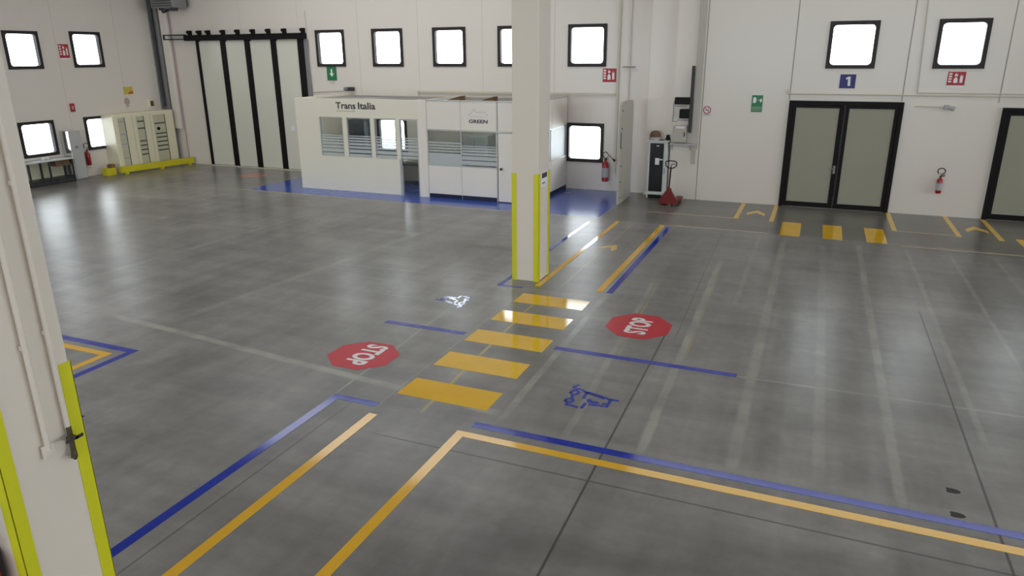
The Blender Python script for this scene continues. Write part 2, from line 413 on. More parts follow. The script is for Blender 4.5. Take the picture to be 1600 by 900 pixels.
# ------------------------------------------------------------------ walls with openings
def wall(name, F, u0, u1, v0, v1, holes, th=0.25):
    us = sorted({u0, u1, *[h[0] for h in holes], *[h[1] for h in holes]}); vs_ = sorted({v0, v1, *[h[2] for h in holes], *[h[3] for h in holes]})
    us = [u for u in us if u0 <= u <= u1]; vs_ = [v for v in vs_ if v0 <= v <= v1]
    t = bmesh.new()
    def solid(i, j):
        if not (0 <= i < len(us) - 1 and 0 <= j < len(vs_) - 1): return False
        cu, cv = (us[i] + us[i + 1]) / 2, (vs_[j] + vs_[j + 1]) / 2
        return not any(h[0] < cu < h[1] and h[2] < cv < h[3] for h in holes)
    def quad(*pts): t.faces.new([t.verts.new(F(*p)) for p in pts])
    for i in range(len(us) - 1):
        for j in range(len(vs_) - 1):
            if not solid(i, j): continue
            a, b, c, d = us[i], us[i + 1], vs_[j], vs_[j + 1]
            quad((a, c, 0), (b, c, 0), (b, d, 0), (a, d, 0)); quad((a, d, -th), (b, d, -th), (b, c, -th), (a, c, -th))
            if not solid(i - 1, j): quad((a, c, -th), (a, c, 0), (a, d, 0), (a, d, -th))
            if not solid(i + 1, j): quad((b, c, 0), (b, c, -th), (b, d, -th), (b, d, 0))
            if not solid(i, j - 1): quad((a, c, -th), (b, c, -th), (b, c, 0), (a, c, 0))
            if not solid(i, j + 1): quad((a, d, 0), (b, d, 0), (b, d, -th), (a, d, -th))
    bmesh.ops.remove_doubles(t, verts=t.verts[:], dist=1e-4)
    mb = MB(); mb.merge(t)
    return sb(mb, name, M['wall'])
hi = (3.68, 4.88)
back_w = [(-16.34, -15.16), (-14.06, -12.88), (-11.76, -10.58), (-9.47, -8.29), (-7.17, -5.98)]
back_low = [(-14.06, -12.88, 0.85, 2.03), (-7.18, -5.98, 0.85, 2.03)]
right_w = [(0.0, 1.15), (2.43, 3.53), (4.83, 5.95), (7.25, 8.37)]
left_w = [(15.66, 16.82, 3.68, 4.85), (17.93, 19.10, 3.70, 4.88), (15.55, 16.77, 0.89, 2.04), (17.88, 19.06, 0.89, 2.04)]
bh = [(a, b, *hi) for a, b in back_w] + back_low
rh = [(a, b, 3.64, 4.79) for a, b in right_w]
wall('wall_back', BL, XL, XJ + 0.25, 0, ZC, bh)
wall('wall_right', BR, XJ, XR, 0, ZC, rh)
wall('wall_left', LW, YF, YL, 0, ZC, left_w)
sb(MB().box(XJ, XJ + 0.25, YR + 0.25, YL, 0, ZC), 'wall_jog', M['wall'])

class REARW:
    def __call__(s, u, v, w=0.0): return (u, YF + w, v)
RW = REARW()
class SIDEW:
    def __call__(s, u, v, w=0.0): return (XR - w, u, v)
SW = SIDEW()
wall('wall_side', SW, YF, YR, 0, ZC, SIDE)
wall('wall_front', RW, XL, XR, 0, ZC, REAR)

sb(MB().box(XL - .25, XR + .25, YF - .25, YL + .25, ZC, ZC + 0.3), 'ceiling', M['ceil'])
for k, (a, b, c, d, q_) in enumerate(ROOF):
    mb = MB(); e = .12
    mb.box(a - e, b + e, c - e, c, ZC - .06, ZC); mb.box(a - e, b + e, d, d + e, ZC - .06, ZC); mb.box(a - e, a, c, d, ZC - .06, ZC); mb.box(b, b + e, c, d, ZC - .06, ZC)
    sb(mb, 'trim_rooflight_%d' % (k + 1), M['alu'])

# windows
wn = 0
def window(F, u0, u1, v0, v1, label):
    global wn; wn += 1
    r = struct('window_%d' % wn, F((u0 + u1) / 2, v0, 0), label)
    MB().ring(F, u0, u1, v0, v1, 0.095, -0.10, 0.035, 0.09).build('window_frame', M['darkframe'], r)
    MB().wbox(F, u0 + .08, u1 - .08, v0 + .08, v1 - .08, -0.075, -0.068).build('window_pane', M['glass'], r)
    c = F((u0 + u1) / 2, (v0 + v1) / 2, -0.22)
    rot = (PI / 2, 0, 0) if F.kind == 'y' else (PI / 2, 0, PI / 2)
    if F.kind == 'y': rot = (-PI / 2, 0, 0)     # shines towards -Y
    else: rot = (0, -PI / 2, 0)                 # shines towards +X
    portal(c, rot, (u1 - u0), (v1 - v0))
bn = ['first upper window right of the sliding door', 'second upper window above the cabin lettering', 'upper window above the joint of the two cabins', 'upper window half hidden by the middle pillar', 'upper window right of the middle pillar']
for (a, b), l in zip(back_w, bn): window(BL, a, b, *hi, l)
window(BL, *back_low[0], 'low window seen through the cabin glass')
window(BL, *back_low[1], 'low window beside the extinguisher in the blue floored corner')
for (a, b), l in zip(right_w, ['window above the numbered double door', 'window above the red sign', 'window above the last double door', 'farthest window beyond the photo']): window(BR, a, b, 3.64, 4.79, l)
for h, l in zip(left_w, ['upper window nearest the leaning front pillar', 'upper window above the cream cabinets', 'low window over the workbench', 'low window beside the cream cabinets']): window(LW, *h, l)

for (a, b, c, d), RW in [(h, RW) for h in REAR] + [(h, SW) for h in SIDE]:
    wn += 1
    r = struct('window_%d' % wn, RW(a, c, 0), 'unseen wide glazing added to light the hall')
    mb = MB(); e = .08
    mb.wbox(RW, a, b, c, c + e, -.1, .02); mb.wbox(RW, a, b, d - e, d, -.1, .02)
    for k in range(6): u = a + (b - a - e) * k / 5; mb.wbox(RW, u, u + e, c + e, d - e, -.1, .02)
    mb.build('window_frame', M['darkframe'], r)
    MB().wbox(RW, a, b, c, d, -.06, -.052).build('window_pane', M['glass'], r)

# joints between the wall slabs and the surface conduits (trim of the room)
tn = 0
def trim(F, u0, u1, v0, v1, w1, m, label=None):
    global tn; tn += 1
    sb(MB().wbox(F, u0, u1, v0, v1, 0.0, w1), 'trim_%d' % tn, M[m], label)
for u, v0 in ((-3.04, 0), (-0.78, 2.85), (1.88, 2.85), (3.97, 2.85)): trim(BR, u - .011, u + .011, v0, ZC, 0.003, 'seal')
for u, v0 in ((-17.05, 4.9), (-14.6, 2.8), (-12.3, 2.8), (-10.0, 2.8), (-7.6, 2.8), (-19.6, 5.0)): trim(BL, u - .008, u + .008, v0, ZC, 0.003, 'trunk')
for u, v0 in ((17.4, 0), (19.75, 2.1), (15.1, 0)): trim(LW, u - .008, u + .008, v0, ZC, 0.003, 'trunk')

# ------------------------------------------------------------------ doors
def double_door(n, u0, u1, top, F, label):
    r = struct('door_%d' % n, F((u0 + u1) / 2, 0, 0), label)
    mb = MB(); mb.wbox(F, u0, u0 + .10, 0, top, 0, .07, .005); mb.wbox(F, u1 - .10, u1, 0, top, 0, .07, .005); mb.wbox(F, u0 + .10, u1 - .10, top - .10, top, 0, .07, .005)
    mb.build('door_frame', M['black'], r)
    mid = (u0 + u1) / 2
    for a, b, side in ((u0 + .104, mid - .004, 1), (mid + .004, u1 - .104, -1)):
        mb = MB(); fr = 0.085
        sa, sb_ = (fr, .115) if side == 1 else (.115, fr)
        mb.wbox(F, a, a + sa, .015, top - .105, 0, .055, .004); mb.wbox(F, b - sb_, b, .015, top - .105, 0, .055, .004)
        mb.wbox(F, a + sa, b - sb_, .015, .15, 0, .054, .004); mb.wbox(F, a + sa, b - sb_, top - .18, top - .105, 0, .054, .004)
        leaf = mb.build('door_leaf', M['black'], r)
        MB().wbox(F, a + sa - .01, b - sb_ + .01, .14, top - .17, .005, .035).build('door_panel', M['doorgrey'], leaf)
        if side == 1:
            hb = MB(); hb.wbox(F, b - .09, b - .03, .95, 1.17, .055, .075, .006); hb.cyl(F(b - .06, 1.09, .07), F(b - .06, 1.09, .13), .014); hb.cyl(F(b - .06, 1.09, .125), F(b - .19, 1.09, .125), .013)
            hb.build('door_handle', M['metalgrey'], leaf)
    ms = MB(); ms.cyl(F(mid + .02, .1, .066), F(mid + .02, top - .12, .066), .012); ms.build('lock_rod', M['darksteel'], r)
double_door(2, -0.77, 1.95, 2.83, BR, 'black framed double door with grey panels under the blue number sign')
double_door(3, 4.08, 6.80, 2.74, BR, 'second black framed double door at the photo edge')

def sliding_door():
    F = BL
    r = struct('door_1', F(-19.3, 0, 0), 'tall grey four panel folding door hung on a black roller rail')
    xs = [-21.65, -20.43, -19.30, -18.12, -16.95]
    for i in range(4):
        MB().wbox(F, xs[i] + .06, xs[i + 1] - .06, .05, 4.56, .02, .07).build('door_panel', M['slidegrey'], r)
    for i, x in enumerate(xs):
        wd = .07 if i == 0 else .12
        mb = MB(); mb.wbox(F, x - wd, x + wd if i else x + .06, .02, 4.60, .02, .10, .006)
        mb.build('door_stile', M['black'], r)
    MB().wbox(F, xs[-1] + .125, xs[-1] + .30, .0, 4.58, .0, .06, .005).build('door_jamb', M['metalgrey'], r)
    rail = MB().wbox(F, -22.2, -16.70, 4.60, 4.80, .02, .18, .01).build('rail', M['black'], r)
    mb = MB(); mb.wbox(F, -23.20, -22.2, 4.79, 4.83, .02, .18); mb.wbox(F, -23.20, -22.2, 4.64, 4.68, .02, .18); mb.wbox(F, -23.22, -23.14, 4.64, 4.83, .02, .18)
    mb.build('rail_end', M['darksteel'], r)
    for x in (-21.97, -21.5, -21.07, -20.37, -19.69, -18.99, -18.30, -17.60, -16.80):
        mb = MB(); mb.wbox(F, x - .05, x + .05, 4.80, 4.96, .0, .14, .01); mb.wbox(F, x - .09, x + .09, 4.72, 4.80, .15, .21, .01); mb.cyl(F(x, 4.90, .10), F(x, 4.90, .20), .05)
        mb.build('roller_bracket', M['black'], r)
    MB().wbox(F, -21.7, -16.9, 0, .035, .01, .12).build('light_gap_strip', M['trunk'], r)  # pale strip stands in for the light gap under the door
    MB().wbox(F, -17.72, -17.55, 1.45, 1.62, .07, .073).build('paper_note', M['paper'], r)
sliding_door()

# ------------------------------------------------------------------ floor markings
def tape(name, pts, m, label, cat='floor tape', group=None, h=0.0025):
    mb = MB(); mb.wpoly(FL, pts, 0.0, h); o = mb.build(name, M[m]); return tag(o, label, cat, group)
def rect(x0, x1, y0, y1): return [(x0, y0), (x1, y0), (x1, y1), (x0, y1)]
h_ = 0.055
# painted blue apron round the cabins
tape('blue_floor_area', [(-16.55, 17.68), (-10.5, 17.60), (-4.98, 17.62), (-4.98, 21.48), (-16.45, 21.48)], 'bluefloor', 'blue painted floor area around the white office cabins', 'floor paint', h=0.002)
tape('floor_tape', rect(-16.9, -4.7, 17.52, 17.575), 'paleyellow', 'thin pale line along the front edge of the blue painted floor')
tape('floor_tape', [(-5.175, 2.2), (-5.065, 2.2), (-5.065, 6.495), (-4.53, 6.495), (-4.53, 6.60), (-5.175, 6.60)], 'blue', 'long blue tape with a short hook, right of the leaning front pillar')
tape('floor_tape', rect(-4.50, -4.385, 2.3, 6.33), 'yellow', 'yellow walkway tape between the hooked blue tape and the angled yellow tape')
tape('floor_tape', [(-3.345, 2.3), (-3.23, 2.3), (-3.23, 6.245), (20.0, 6.245), (20.0, 6.355), (-3.345, 6.355)], 'yellow', 'yellow tape bent at a right angle, running to the lower right')
tape('floor_tape', rect(-3.24, 20.0, 6.49, 6.60), 'blue', 'long blue tape parallel to the angled yellow tape at lower right')
tape('floor_tape', rect(-3.13, -0.61, 8.96, 9.07), 'blue', 'blue stop line before the red octagon right of the crossing')
tape('floor_tape', rect(-5.97, -4.58, 8.98, 9.09), 'blue', 'blue stop line left of the crossing')
tape('floor_tape', rect(-3.315, -3.20, 11.72, 17.38), 'yellow', 'yellow walkway tape beyond the crossing beside a blue tape')
tape('floor_tape', rect(-3.12, -3.01, 11.72, 17.22), 'blue', 'blue tape beyond the crossing on the right of the yellow one')
tape('floor_tape', rect(-4.44, -4.335, 11.62, 17.40), 'yellow', 'yellow walkway tape starting at the foot of the middle pillar')
tape('floor_tape', [(-5.10, 11.40), (-4.60, 11.40), (-4.60, 11.49), (-5.015, 11.49), (-5.015, 17.05), (-5.10, 17.05)], 'blue', 'blue tape running behind the middle pillar and hooked round its foot')
tape('floor_tape', [(-8.64, 4.4), (-8.64, 6.69), (-11.6, 6.69), (-11.6, 6.58), (-8.75, 6.58), (-8.75, 4.4)], 'blue', 'blue tape corner at the left, behind the leaning front pillar')
tape('floor_tape', [(-8.90, 4.4), (-8.90, 6.47), (-11.6, 6.47), (-11.6, 6.36), (-9.02, 6.36), (-9.02, 4.4)], 'yellow', 'yellow tape corner nested inside the blue tape corner')
tape('floor_tape', rect(-9.6, -7.56, 4.91, 5.0), 'blue', 'short blue tape end peeping out beside the leaning front pillar')
# zebra crossing
for i, l in enumerate(['first and largest yellow crossing bar, nearest the front', 'second yellow crossing bar from the front', 'third and middle yellow crossing bar beside the blue stop lines', 'fourth yellow crossing bar from the front', 'fifth and last yellow crossing bar, in front of the middle pillar']):
    y0 = 6.90 + 0.943 * i
    tape('crossing_bar', rect(-4.47, -3.24, y0, y0 + 0.49), 'zebra', l, 'crossing bar', 'yellow crossing bars of the hall crossing', 0.002)
for (a, b), l in zip([(-.54, -.10), (.39, .81), (1.30, 1.72), (4.40, 4.84), (5.3, 5.72)], ['left yellow square in front of the numbered door', 'middle yellow square in front of the numbered door', 'right yellow square in front of the numbered door', 'yellow square at the right photo edge before the second door', 'yellow square beyond the photo edge before the second door']):
    tape('crossing_square', rect(a, b, 17.34, 18.83), 'zebra', l, 'crossing bar', 'yellow squares before the doors', 0.002)
for x, y0, y1, l in ((-1.68, 18.82, 20.95, 'yellow tape left of the first yellow arrow by the wall'), (-0.81, 18.76, 20.98, 'yellow tape at the left foot of the numbered door'), (1.96, 18.76, 20.98, 'yellow tape at the right foot of the numbered door'), (3.28, 18.65, 20.98, 'yellow tape between extinguisher and second arrow'), (4.10, 18.55, 20.9, 'yellow tape at the left foot of the second door')):
    tape('floor_tape', rect(x - .055, x + .055, y0, y1), 'wornyellow', l)
tape('floor_tape', rect(-3.04, -0.8, 17.42, 17.47), 'paleyellow', 'thin pale line from the walkway to the yellow squares')
tape('floor_tape', rect(2.0, 9.0, 17.22, 17.27), 'paleyellow', 'thin pale line right of the yellow squares')
tape('floor_tape', rect(-4.0, -1.74, 18.82, 18.86), 'paleyellow', 'faint pale line in front of the pallet jack')
tape('floor_tape', rect(2.02, 3.22, 18.74, 18.78), 'paleyellow', 'faint pale line in front of the wall extinguisher by the door')
def chevron(cx, cy, s, l, m='wornyellow', rot=0.0):
    pts = [(-.22, -.34), (0, .34), (.22, -.34), (.22, -.02), (0.0, 0.30 - .02), (-.22, -.02)]
    pts = [(-.24, -.36), (-.24, -.05), (0, .36), (.24, -.05), (.24, -.36), (0, 0.02)]
    c, sn = math.cos(rot), math.sin(rot)
    tape('floor_arrow', [(cx + s * (x * c - y * sn), cy + s * (x * sn + y * c)) for x, y in pts], m, l, 'floor marking', 'yellow arrows on the floor')
chevron(-1.24, 19.70, 0.95, 'yellow arrow head left of the numbered door')
chevron(3.75, 19.60, 0.95, 'yellow arrow head left of the second door')
chevron(-3.88, 14.8, 0.75, 'worn yellow arrow head in the walkway beyond the middle pillar', 'wornyellow', -0.3)

# STOP octagons
def stop(cx, cy, rx, ry, facing, label):
    r = thing('stop_marking', label, 'floor marking', (cx, cy, 0), 'red STOP octagons on the floor')
    pts = [(cx + rx * 1.06 * math.cos(PI / 8 + k * PI / 4), cy + ry * 1.06 * math.sin(PI / 8 + k * PI / 4)) for k in range(8)]
    MB().wpoly(FL, pts, 0, .002).build('octagon', M['red'], r)
    wd, ht = 0.70, 0.345
    if facing > 0: pl = lambda x, y, z: (cx + 0.03 + (y - ht / 2), cy + 0.03 + wd / 2 - x, .002 + z)
    else: pl = lambda x, y, z: (cx + 0.0 - (y - ht / 2), cy - wd / 2 + x, .002 + z)
    MB().text('STOP', pl, wd, ht, .0015, 0.035).build('lettering', M['white'], r)
stop(-5.54, 7.76, 0.49, 0.47, 1, 'red STOP octagon lying left of the crossing, read from the left')
stop(-2.21, 10.33, 0.49, 0.54, -1, 'red STOP octagon lying right of the crossing, read from the right')
tape('floor_marking', [(-18.35 + .52 * math.cos(PI / 8 + k * PI / 4), 19.95 + .50 * math.sin(PI / 8 + k * PI / 4)) for k in range(8)], 'fadedred', 'small faded red patch on the floor before the tall sliding door', 'floor marking')

# stencilled truck pictograms
STR = [[(-2.44, 7.97), (-2.48, 7.9), (-2.46, 7.86), (-2.39, 7.87)], [(-2.42, 7.86), (-2.41, 7.82)],
       [(-2.42, 7.69), (-2.41, 7.59)], [(-2.42, 7.47), (-2.41, 7.39)], [(-2.38, 7.41), (-2.27, 7.39)],
       [(-2.36, 7.86), (-2.25, 7.79)], [(-2.28, 7.80), (-2.27, 7.64)], [(-2.26, 7.82), (-2.01, 7.75)], [(-2.23, 7.785), (-2.03, 7.72)],
       [(-1.99, 7.73), (-1.86, 7.73)], [(-1.95, 7.72), (-1.95, 7.52)], [(-2.21, 7.52), (-2.22, 7.39)], [(-2.01, 7.59), (-1.98, 7.59)], [(-2.16, 7.51), (-1.99, 7.53)]]
BLOB = [(-2.23, 7.62), (-2.19, 7.66), (-2.15, 7.61), (-2.10, 7.62), (-2.04, 7.58), (-2.10, 7.55), (-2.20, 7.56)]
LOOPS = [[(-2.47, 7.73), (-2.46, 7.8), (-2.41, 7.82), (-2.37, 7.77), (-2.38, 7.72), (-2.43, 7.69)], [(-2.46, 7.5), (-2.45, 7.56), (-2.40, 7.58), (-2.37, 7.54), (-2.38, 7.49), (-2.43, 7.47)]]
def pictogram(tf, label):
    mb = MB()
    for s_ in STR: mb.wstroke(FL, [tf(*p) for p in s_], .040, 0, .002)
    for s_ in LOOPS: mb.wstroke(FL, [tf(*p) for p in s_], .036, 0, .002, True)
    mb.wpoly(FL, [tf(*p) for p in BLOB], 0, .002)
    tag(mb.build('vehicle_pictogram', M['blue']), label, 'floor marking', 'blue vehicle pictograms on the floor')
pictogram(lambda x, y: (x, y), 'blue stencilled vehicle pictogram right of the crossing')
pictogram(lambda x, y: (-5.47 - (x + 2.17) * .9, 10.34 - (y - 7.67) * .95), 'blue vehicle pictogram shining in the light left of the crossing')
for cx, cy, l in ((1.59, 7.10, 'dark oil spot on the concrete, the upper of two at lower right'), (1.57, 6.68, 'dark oil spot on the concrete, the lower of two at lower right')):
    tape('oil_spot', [(cx + .06 * math.cos(a) * (1 + .25 * math.sin(3 * a + cx)), cy + .055 * math.sin(a) * (1 + .2 * math.cos(2 * a))) for a in [2 * PI * k / 16 for k in range(16)]], 'stain', l, 'stain', None, .0012)

# ------------------------------------------------------------------ pillars
def pillar(x0, x1, y0, y1, label):
    r = thing('concrete_pillar', label, 'pillar', ((x0 + x1) / 2, (y0 + y1) / 2, 0), kind='thing')
    MB().box(x0, x1, y0, y1, 0, ZC, 0.012).build('shaft', M['pillar'], r)
    t, g = 0.010, 0.085
    for sx_, sy_ in ((0, 0), (1, 0), (1, 1), (0, 1)):
        X = x1 if sx_ else x0; Y = y1 if sy_ else y0
        dx, dy = (1 if sx_ else -1), (1 if sy_ else -1)
        mb = MB()
        mb.box(X - dx * g, X + dx * t, Y, Y + dy * t, 0.0, 2.0, .003); mb.box(X, X + dx * t, Y - dy * g, Y + dy * t, 0.0, 2.0, .003)
        mb.build('corner_guard', M['guard'], r)
    return r
pm = pillar(-4.97, -4.47, 11.86, 12.44, 'white concrete pillar in mid hall with yellow corner guards')
mb = MB(); mb.box(-4.47, -4.464, 12.02, 12.30, 1.74, 2.0); sp = mb.build('notice', M['paper'], pm)
mb = MB(); mb.box(-4.464, -4.462, 12.03, 12.29, 1.90, 1.99); mb.box(-4.464, -4.462, 12.05, 12.2, 1.80, 1.82); mb.build('notice_print', M['ink'], sp)
pf = pillar(-5.22, -4.625, 2.44, 3.025, 'white concrete pillar close to the camera, leaning at the left edge')
# compressed-air drop pipes on the near pillar
XP = -4.612
mb = MB(); mb.cyl((XP + .022, 2.74, 1.46), (XP + .022, 2.74, ZC), .02); mb.box(XP, XP + .03, 2.70, 2.78, 1.40, 1.50, .008)
for z in (2.2, 3.2, 4.4): mb.box(XP, XP + .03, 2.715, 2.765, z, z + .03)
a1 = tag(mb.build('air_pipe', M['pillar'], None, True), 'white painted pipe ending blind on the near pillar', 'pipe')
r = thing('air_pipe', 'white painted air pipe with a dark tap on the near pillar', 'pipe', (XP + .02, 2.90, 1.3))
mb = MB(); mb.cyl((XP + .022, 2.90, 1.55), (XP + .022, 2.90, ZC), .018)
for z in (2.25, 3.25, 4.45): mb.box(XP, XP + .03, 2.88, 2.925, z, z + .03)
mb.build('pipe', M['pillar'], r, True)
mb = MB(); mb.cyl((XP + .03, 2.90, 1.36), (XP + .03, 2.90, 1.56), .018); mb.sphere((XP + .03, 2.90, 1.47), .03); mb.cyl((XP + .03, 2.90, 1.49), (XP + .10, 2.90, 1.49), .014)
mb.cyl((XP + .03, 2.90, 1.40), (XP + .07, 2.86, 1.34), .012); mb.lathe((XP + .03, 2.90, 1.30), [(.008, 0), (.02, .02), (.02, .06), (.014, .07)])
tap_ = mb.build('tap', M['brass'], r, True)
MB().box(XP + .09, XP + .10, 2.82, 2.95, 1.478, 1.502, .003).build('lever', M['darksteel'], tap_)

# ------------------------------------------------------------------ fire extinguishers
def extinguisher(F, u, v0, ht, label, wrap=True, hose='ring'):
    rad = ht * 0.145; wv = rad + .03
    c = F(u, v0, wv)
    r = thing('fire_extinguisher', label, 'fire extinguisher', c, 'red wall-hung fire extinguishers')
    MB().lathe(c, [(rad * .85, 0), (rad, .015), (rad, ht * .70), (rad * .85, ht * .78), (rad * .42, ht * .84), (rad * .38, ht * .88)], 24).build('body', M['extred'], r, True)
    if wrap: MB().lathe((c[0], c[1], v0 + ht * .18), [(rad * 1.015, 0), (rad * 1.015, ht * .40)], 24).build('body_label', M['signgrey'], r, True)
    mb = MB(); mb.cyl((c[0], c[1], v0 + ht * .86), (c[0], c[1], v0 + ht * .97), rad * .36); a, b = F(u - .01, 0, wv), F(u + .09, 0, wv)
    mb.cyl((a[0], a[1], v0 + ht * .97), (b[0], b[1], v0 + ht * 1.04), .011); mb.cyl((a[0], a[1], v0 + ht * .93), (b[0], b[1], v0 + ht * .95), .009)
    mb.build('valve', M['darksteel'], r, True)
    if hose == 'ring':
        pts = [F(u + .0 + rad * 1.25 * math.sin(t), v0 + ht * 1.10 + rad * 1.25 * (1 - math.cos(t)) * .9 - .02, wv) for t in [2 * PI * k / 18 for k in range(17)]]
    else:
        pts = [F(u - .02, v0 + ht * .95, wv), F(u - .11, v0 + ht * 1.18, wv + .02), F(u + .02, v0 + ht * 1.25, wv + .03), F(u + .13, v0 + ht * 1.08, wv + .03), F(u + .22, v0 + ht * .98, wv + .03)]
    mb = MB(); mb.tube(pts, .011)
    if hose != 'ring': mb.cyl(pts[-1], F(u + .30, v0 + ht * .88, wv + .03), .014, .04)
    mb.build('hose', M['rubber'], r, True)
    mb = MB(); mb.wbox(F, u - .025, u + .025, v0 + ht * .3, v0 + ht * .8, 0, .028, .003); mb.build('wall_bracket', M['darksteel'], r)
extinguisher(BR, 3.02, 0.60, 0.46, 'red extinguisher with looped hose between the two black framed doors')
extinguisher(BL, -5.86, 0.31, 0.72, 'tall red extinguisher with horn beside the low window in the blue corner', True, 'horn')
extinguisher(LW, 17.72, 0.40, 0.55, 'dark red extinguisher beside the small grey cabinet on the left wall', False)
extinguisher(W('y', 2.426), -4.86, 0.25, 0.70, 'red extinguisher hung on the near pillar, at the lower left corner', False)

# ------------------------------------------------------------------ signs
def plate(name, F, u0, u1, v0, v1, m, label, cat='sign', w0=0.0, th=.012, group=None):
    r = thing(name, label, cat, F((u0 + u1) / 2, v0, w0), group)
    MB().wbox(F, u0, u1, v0, v1, w0, w0 + th, .002).build('plate', M[m], r)
    return r
def fire_sign(F, u0, u1, v0, v1, label):
    r = plate('fire_sign', F, u0, u1, v0, v1, 'signred', label, group='red fire equipment signs')
    U = lambda t: u0 + (u1 - u0) * t
    V = lambda t: v0 + (v1 - v0) * t
    mb = MB(); a, b = .012, .015
    for k in range(4): mb.wbox(F, U(.06), U(.24), V(.22 + .19 * k), V(.34 + .19 * k), a, b)        # lines of small print
    mb.wbox(F, U(.36), U(.58), V(.18), V(.50), a, b, .0005); mb.wpoly(F, [(U(.40), V(.50)), (U(.54), V(.50)), (U(.50), V(.62)), (U(.44), V(.62))], a, b)
    mb.wpoly(F, [(U(.38), V(.68)), (U(.56), V(.68)), (U(.58), V(.82)), (U(.50), V(.78)), (U(.46), V(.92)), (U(.40), V(.80))], a, b)
    mb.wpoly(F, [(U(.70), V(.20)), (U(.86), V(.20)), (U(.86), V(.66)), (U(.81), V(.80)), (U(.81), V(.66)), (U(.76), V(.66)), (U(.76), V(.80)), (U(.70), V(.66))], a, b)
    mb.build('pictogram', M['white'], r)
    MB().wbox(F, u0, u1, v0 - .05, v0, 0, .012).build('lower_strip', M['white'], r)
fire_sign(BL, -6.07, -5.66, 3.24, 3.63, 'red fire sign under the upper window above the blue corner')
fire_sign(BR, 2.80, 3.18, 3.25, 3.57, 'red fire sign under the right window between the doors')
fire_sign(LW, 17.46, 17.82, 4.02, 4.46, 'red fire sign between the two upper windows of the left wall')
r = plate('emergency_exit_sign', BL, -15.98, -15.58, 3.22, 3.68, 'signgreen', 'small green sign with white arrow under the first upper window')
mb = MB(); U0 = -15.78
mb.wpoly(BL, [(U0 - .03, 3.60), (U0 - .03, 3.46), (U0 - .09, 3.46), (U0, 3.34), (U0 + .09, 3.46), (U0 + .03, 3.46), (U0 + .03, 3.60)], .012, .015); mb.build('arrow', M['white'], r)
MB().wbox(BL, -15.90, -15.68, 3.10, 3.21, 0, .01).build('lower_strip', M['trunk'], r)
r = plate('first_aid_sign', BR, -1.735, -1.45, 2.51, 2.95, 'signgreen', 'green sign with white figures left of the numbered door')
mb = MB(); mb.wpoly(BR, [(-1.70, 2.75), (-1.63, 2.75), (-1.615, 2.80), (-1.62, 2.87), (-1.645, 2.90), (-1.68, 2.90), (-1.70, 2.87)], .012, .015)
mb.wbox(BR, -1.585, -1.555, 2.82, 2.832, .012, .015); mb.wbox(BR, -1.576, -1.564, 2.81, 2.842, .012, .015)
mb.wpoly(BR, [(-1.52, 2.77), (-1.48, 2.77), (-1.465, 2.85), (-1.50, 2.86), (-1.535, 2.84)], .012, .015)
mb.build('pictogram', M['white'], r)
mb = MB(); mb.wbox(BR, -1.72, -1.46, 2.60, 2.612, .012, .014); mb.wbox(BR, -1.72, -1.46, 2.64, 2.648, .012, .014); mb.wbox(BR, -1.72, -1.46, 2.555, 2.563, .012, .014); mb.build('caption_lines', M['paleink'], r)
r = plate('number_sign', BR, 0.39, 0.76, 3.155, 3.50, 'signblue', 'dark blue sign with a white 1 above the double door')
MB().wpoly(BR, [(.585, 3.215), (.645, 3.215), (.632, 3.445), (.585, 3.445), (.53, 3.415), (.533, 3.37), (.578, 3.385)], .012, .015).build('lettering', M['white'], r)
r = thing('no_smoking_sign', 'round red ring prohibition sign beside the grey wall joint', 'sign', BR(-2.90, 2.43, 0))
mb = MB(); mb.wpoly(BR, [(-2.90 + .105 * math.cos(k * PI / 12), 2.535 + .105 * math.sin(k * PI / 12)) for k in range(24)], 0, .008); mb.build('plate', M['white'], r)
mb = MB(); mb.wstroke(BR, [(-2.90 + .095 * math.cos(k * PI / 12), 2.535 + .095 * math.sin(k * PI / 12)) for k in range(24)], .024, .008, .011, True); mb.wstroke(BR, [(-2.965, 2.60), (-2.835, 2.47)], .02, .008, .012); mb.build('red_ring', M['signred'], r)
mb = MB(); mb.wstroke(BR, [(-2.95, 2.525), (-2.86, 2.53)], .018, .008, .010); mb.wstroke(BR, [(-2.86, 2.55), (-2.88, 2.58), (-2.85, 2.60)], .008, .008, .010); mb.build('cigarette', M['ink'], r)
MB().wbox(BR, -2.99, -2.81, 2.385, 2.415, 0, .006).build('caption_strip', M['signgrey'], r)
r = plate('warning_sign', LW, 19.70, 20.10, 2.72, 2.99, 'signyellow', 'yellow and orange warning sign above the cream cabinets')
MB().wpoly(LW, [(19.85, 2.73), (20.09, 2.73), (20.09, 2.84), (19.95, 2.82)], .012, .014).build('orange_corner', M['signorange'], r)
r = thing('prohibition_sign', 'small faded round sign under the yellow warning sign', 'sign', LW(19.77, 2.33, 0))
MB().wpoly(LW, [(19.77 + .12 * math.cos(k * PI / 10), 2.47 + .13 * math.sin(k * PI / 10)) for k in range(20)], 0, .01).build('plate', M['signpink'], r)
MB().wbox(LW, 19.70, 19.84, 2.27, 2.33, 0, .008).build('caption_strip', M['signgrey'], r)
r = plate('alarm_button', LW, 17.47, 17.62, 2.25, 2.53, 'signred', 'small red alarm box on the left wall between the windows', 'alarm button', th=.05)
MB().wbox(LW, 17.51, 17.58, 2.33, 2.44, .05, .055, .003).build('push_glass', M['signpink'], r)
r = plate('junction_box', LW, 20.68, 20.89, 2.2, 2.5, 'cream', 'small brown-faced junction box above the cream cabinets', 'junction box', th=.08)
MB().wbox(LW, 20.73, 20.88, 2.24, 2.44, .08, .09, .004).build('cover', M['brass'], r)

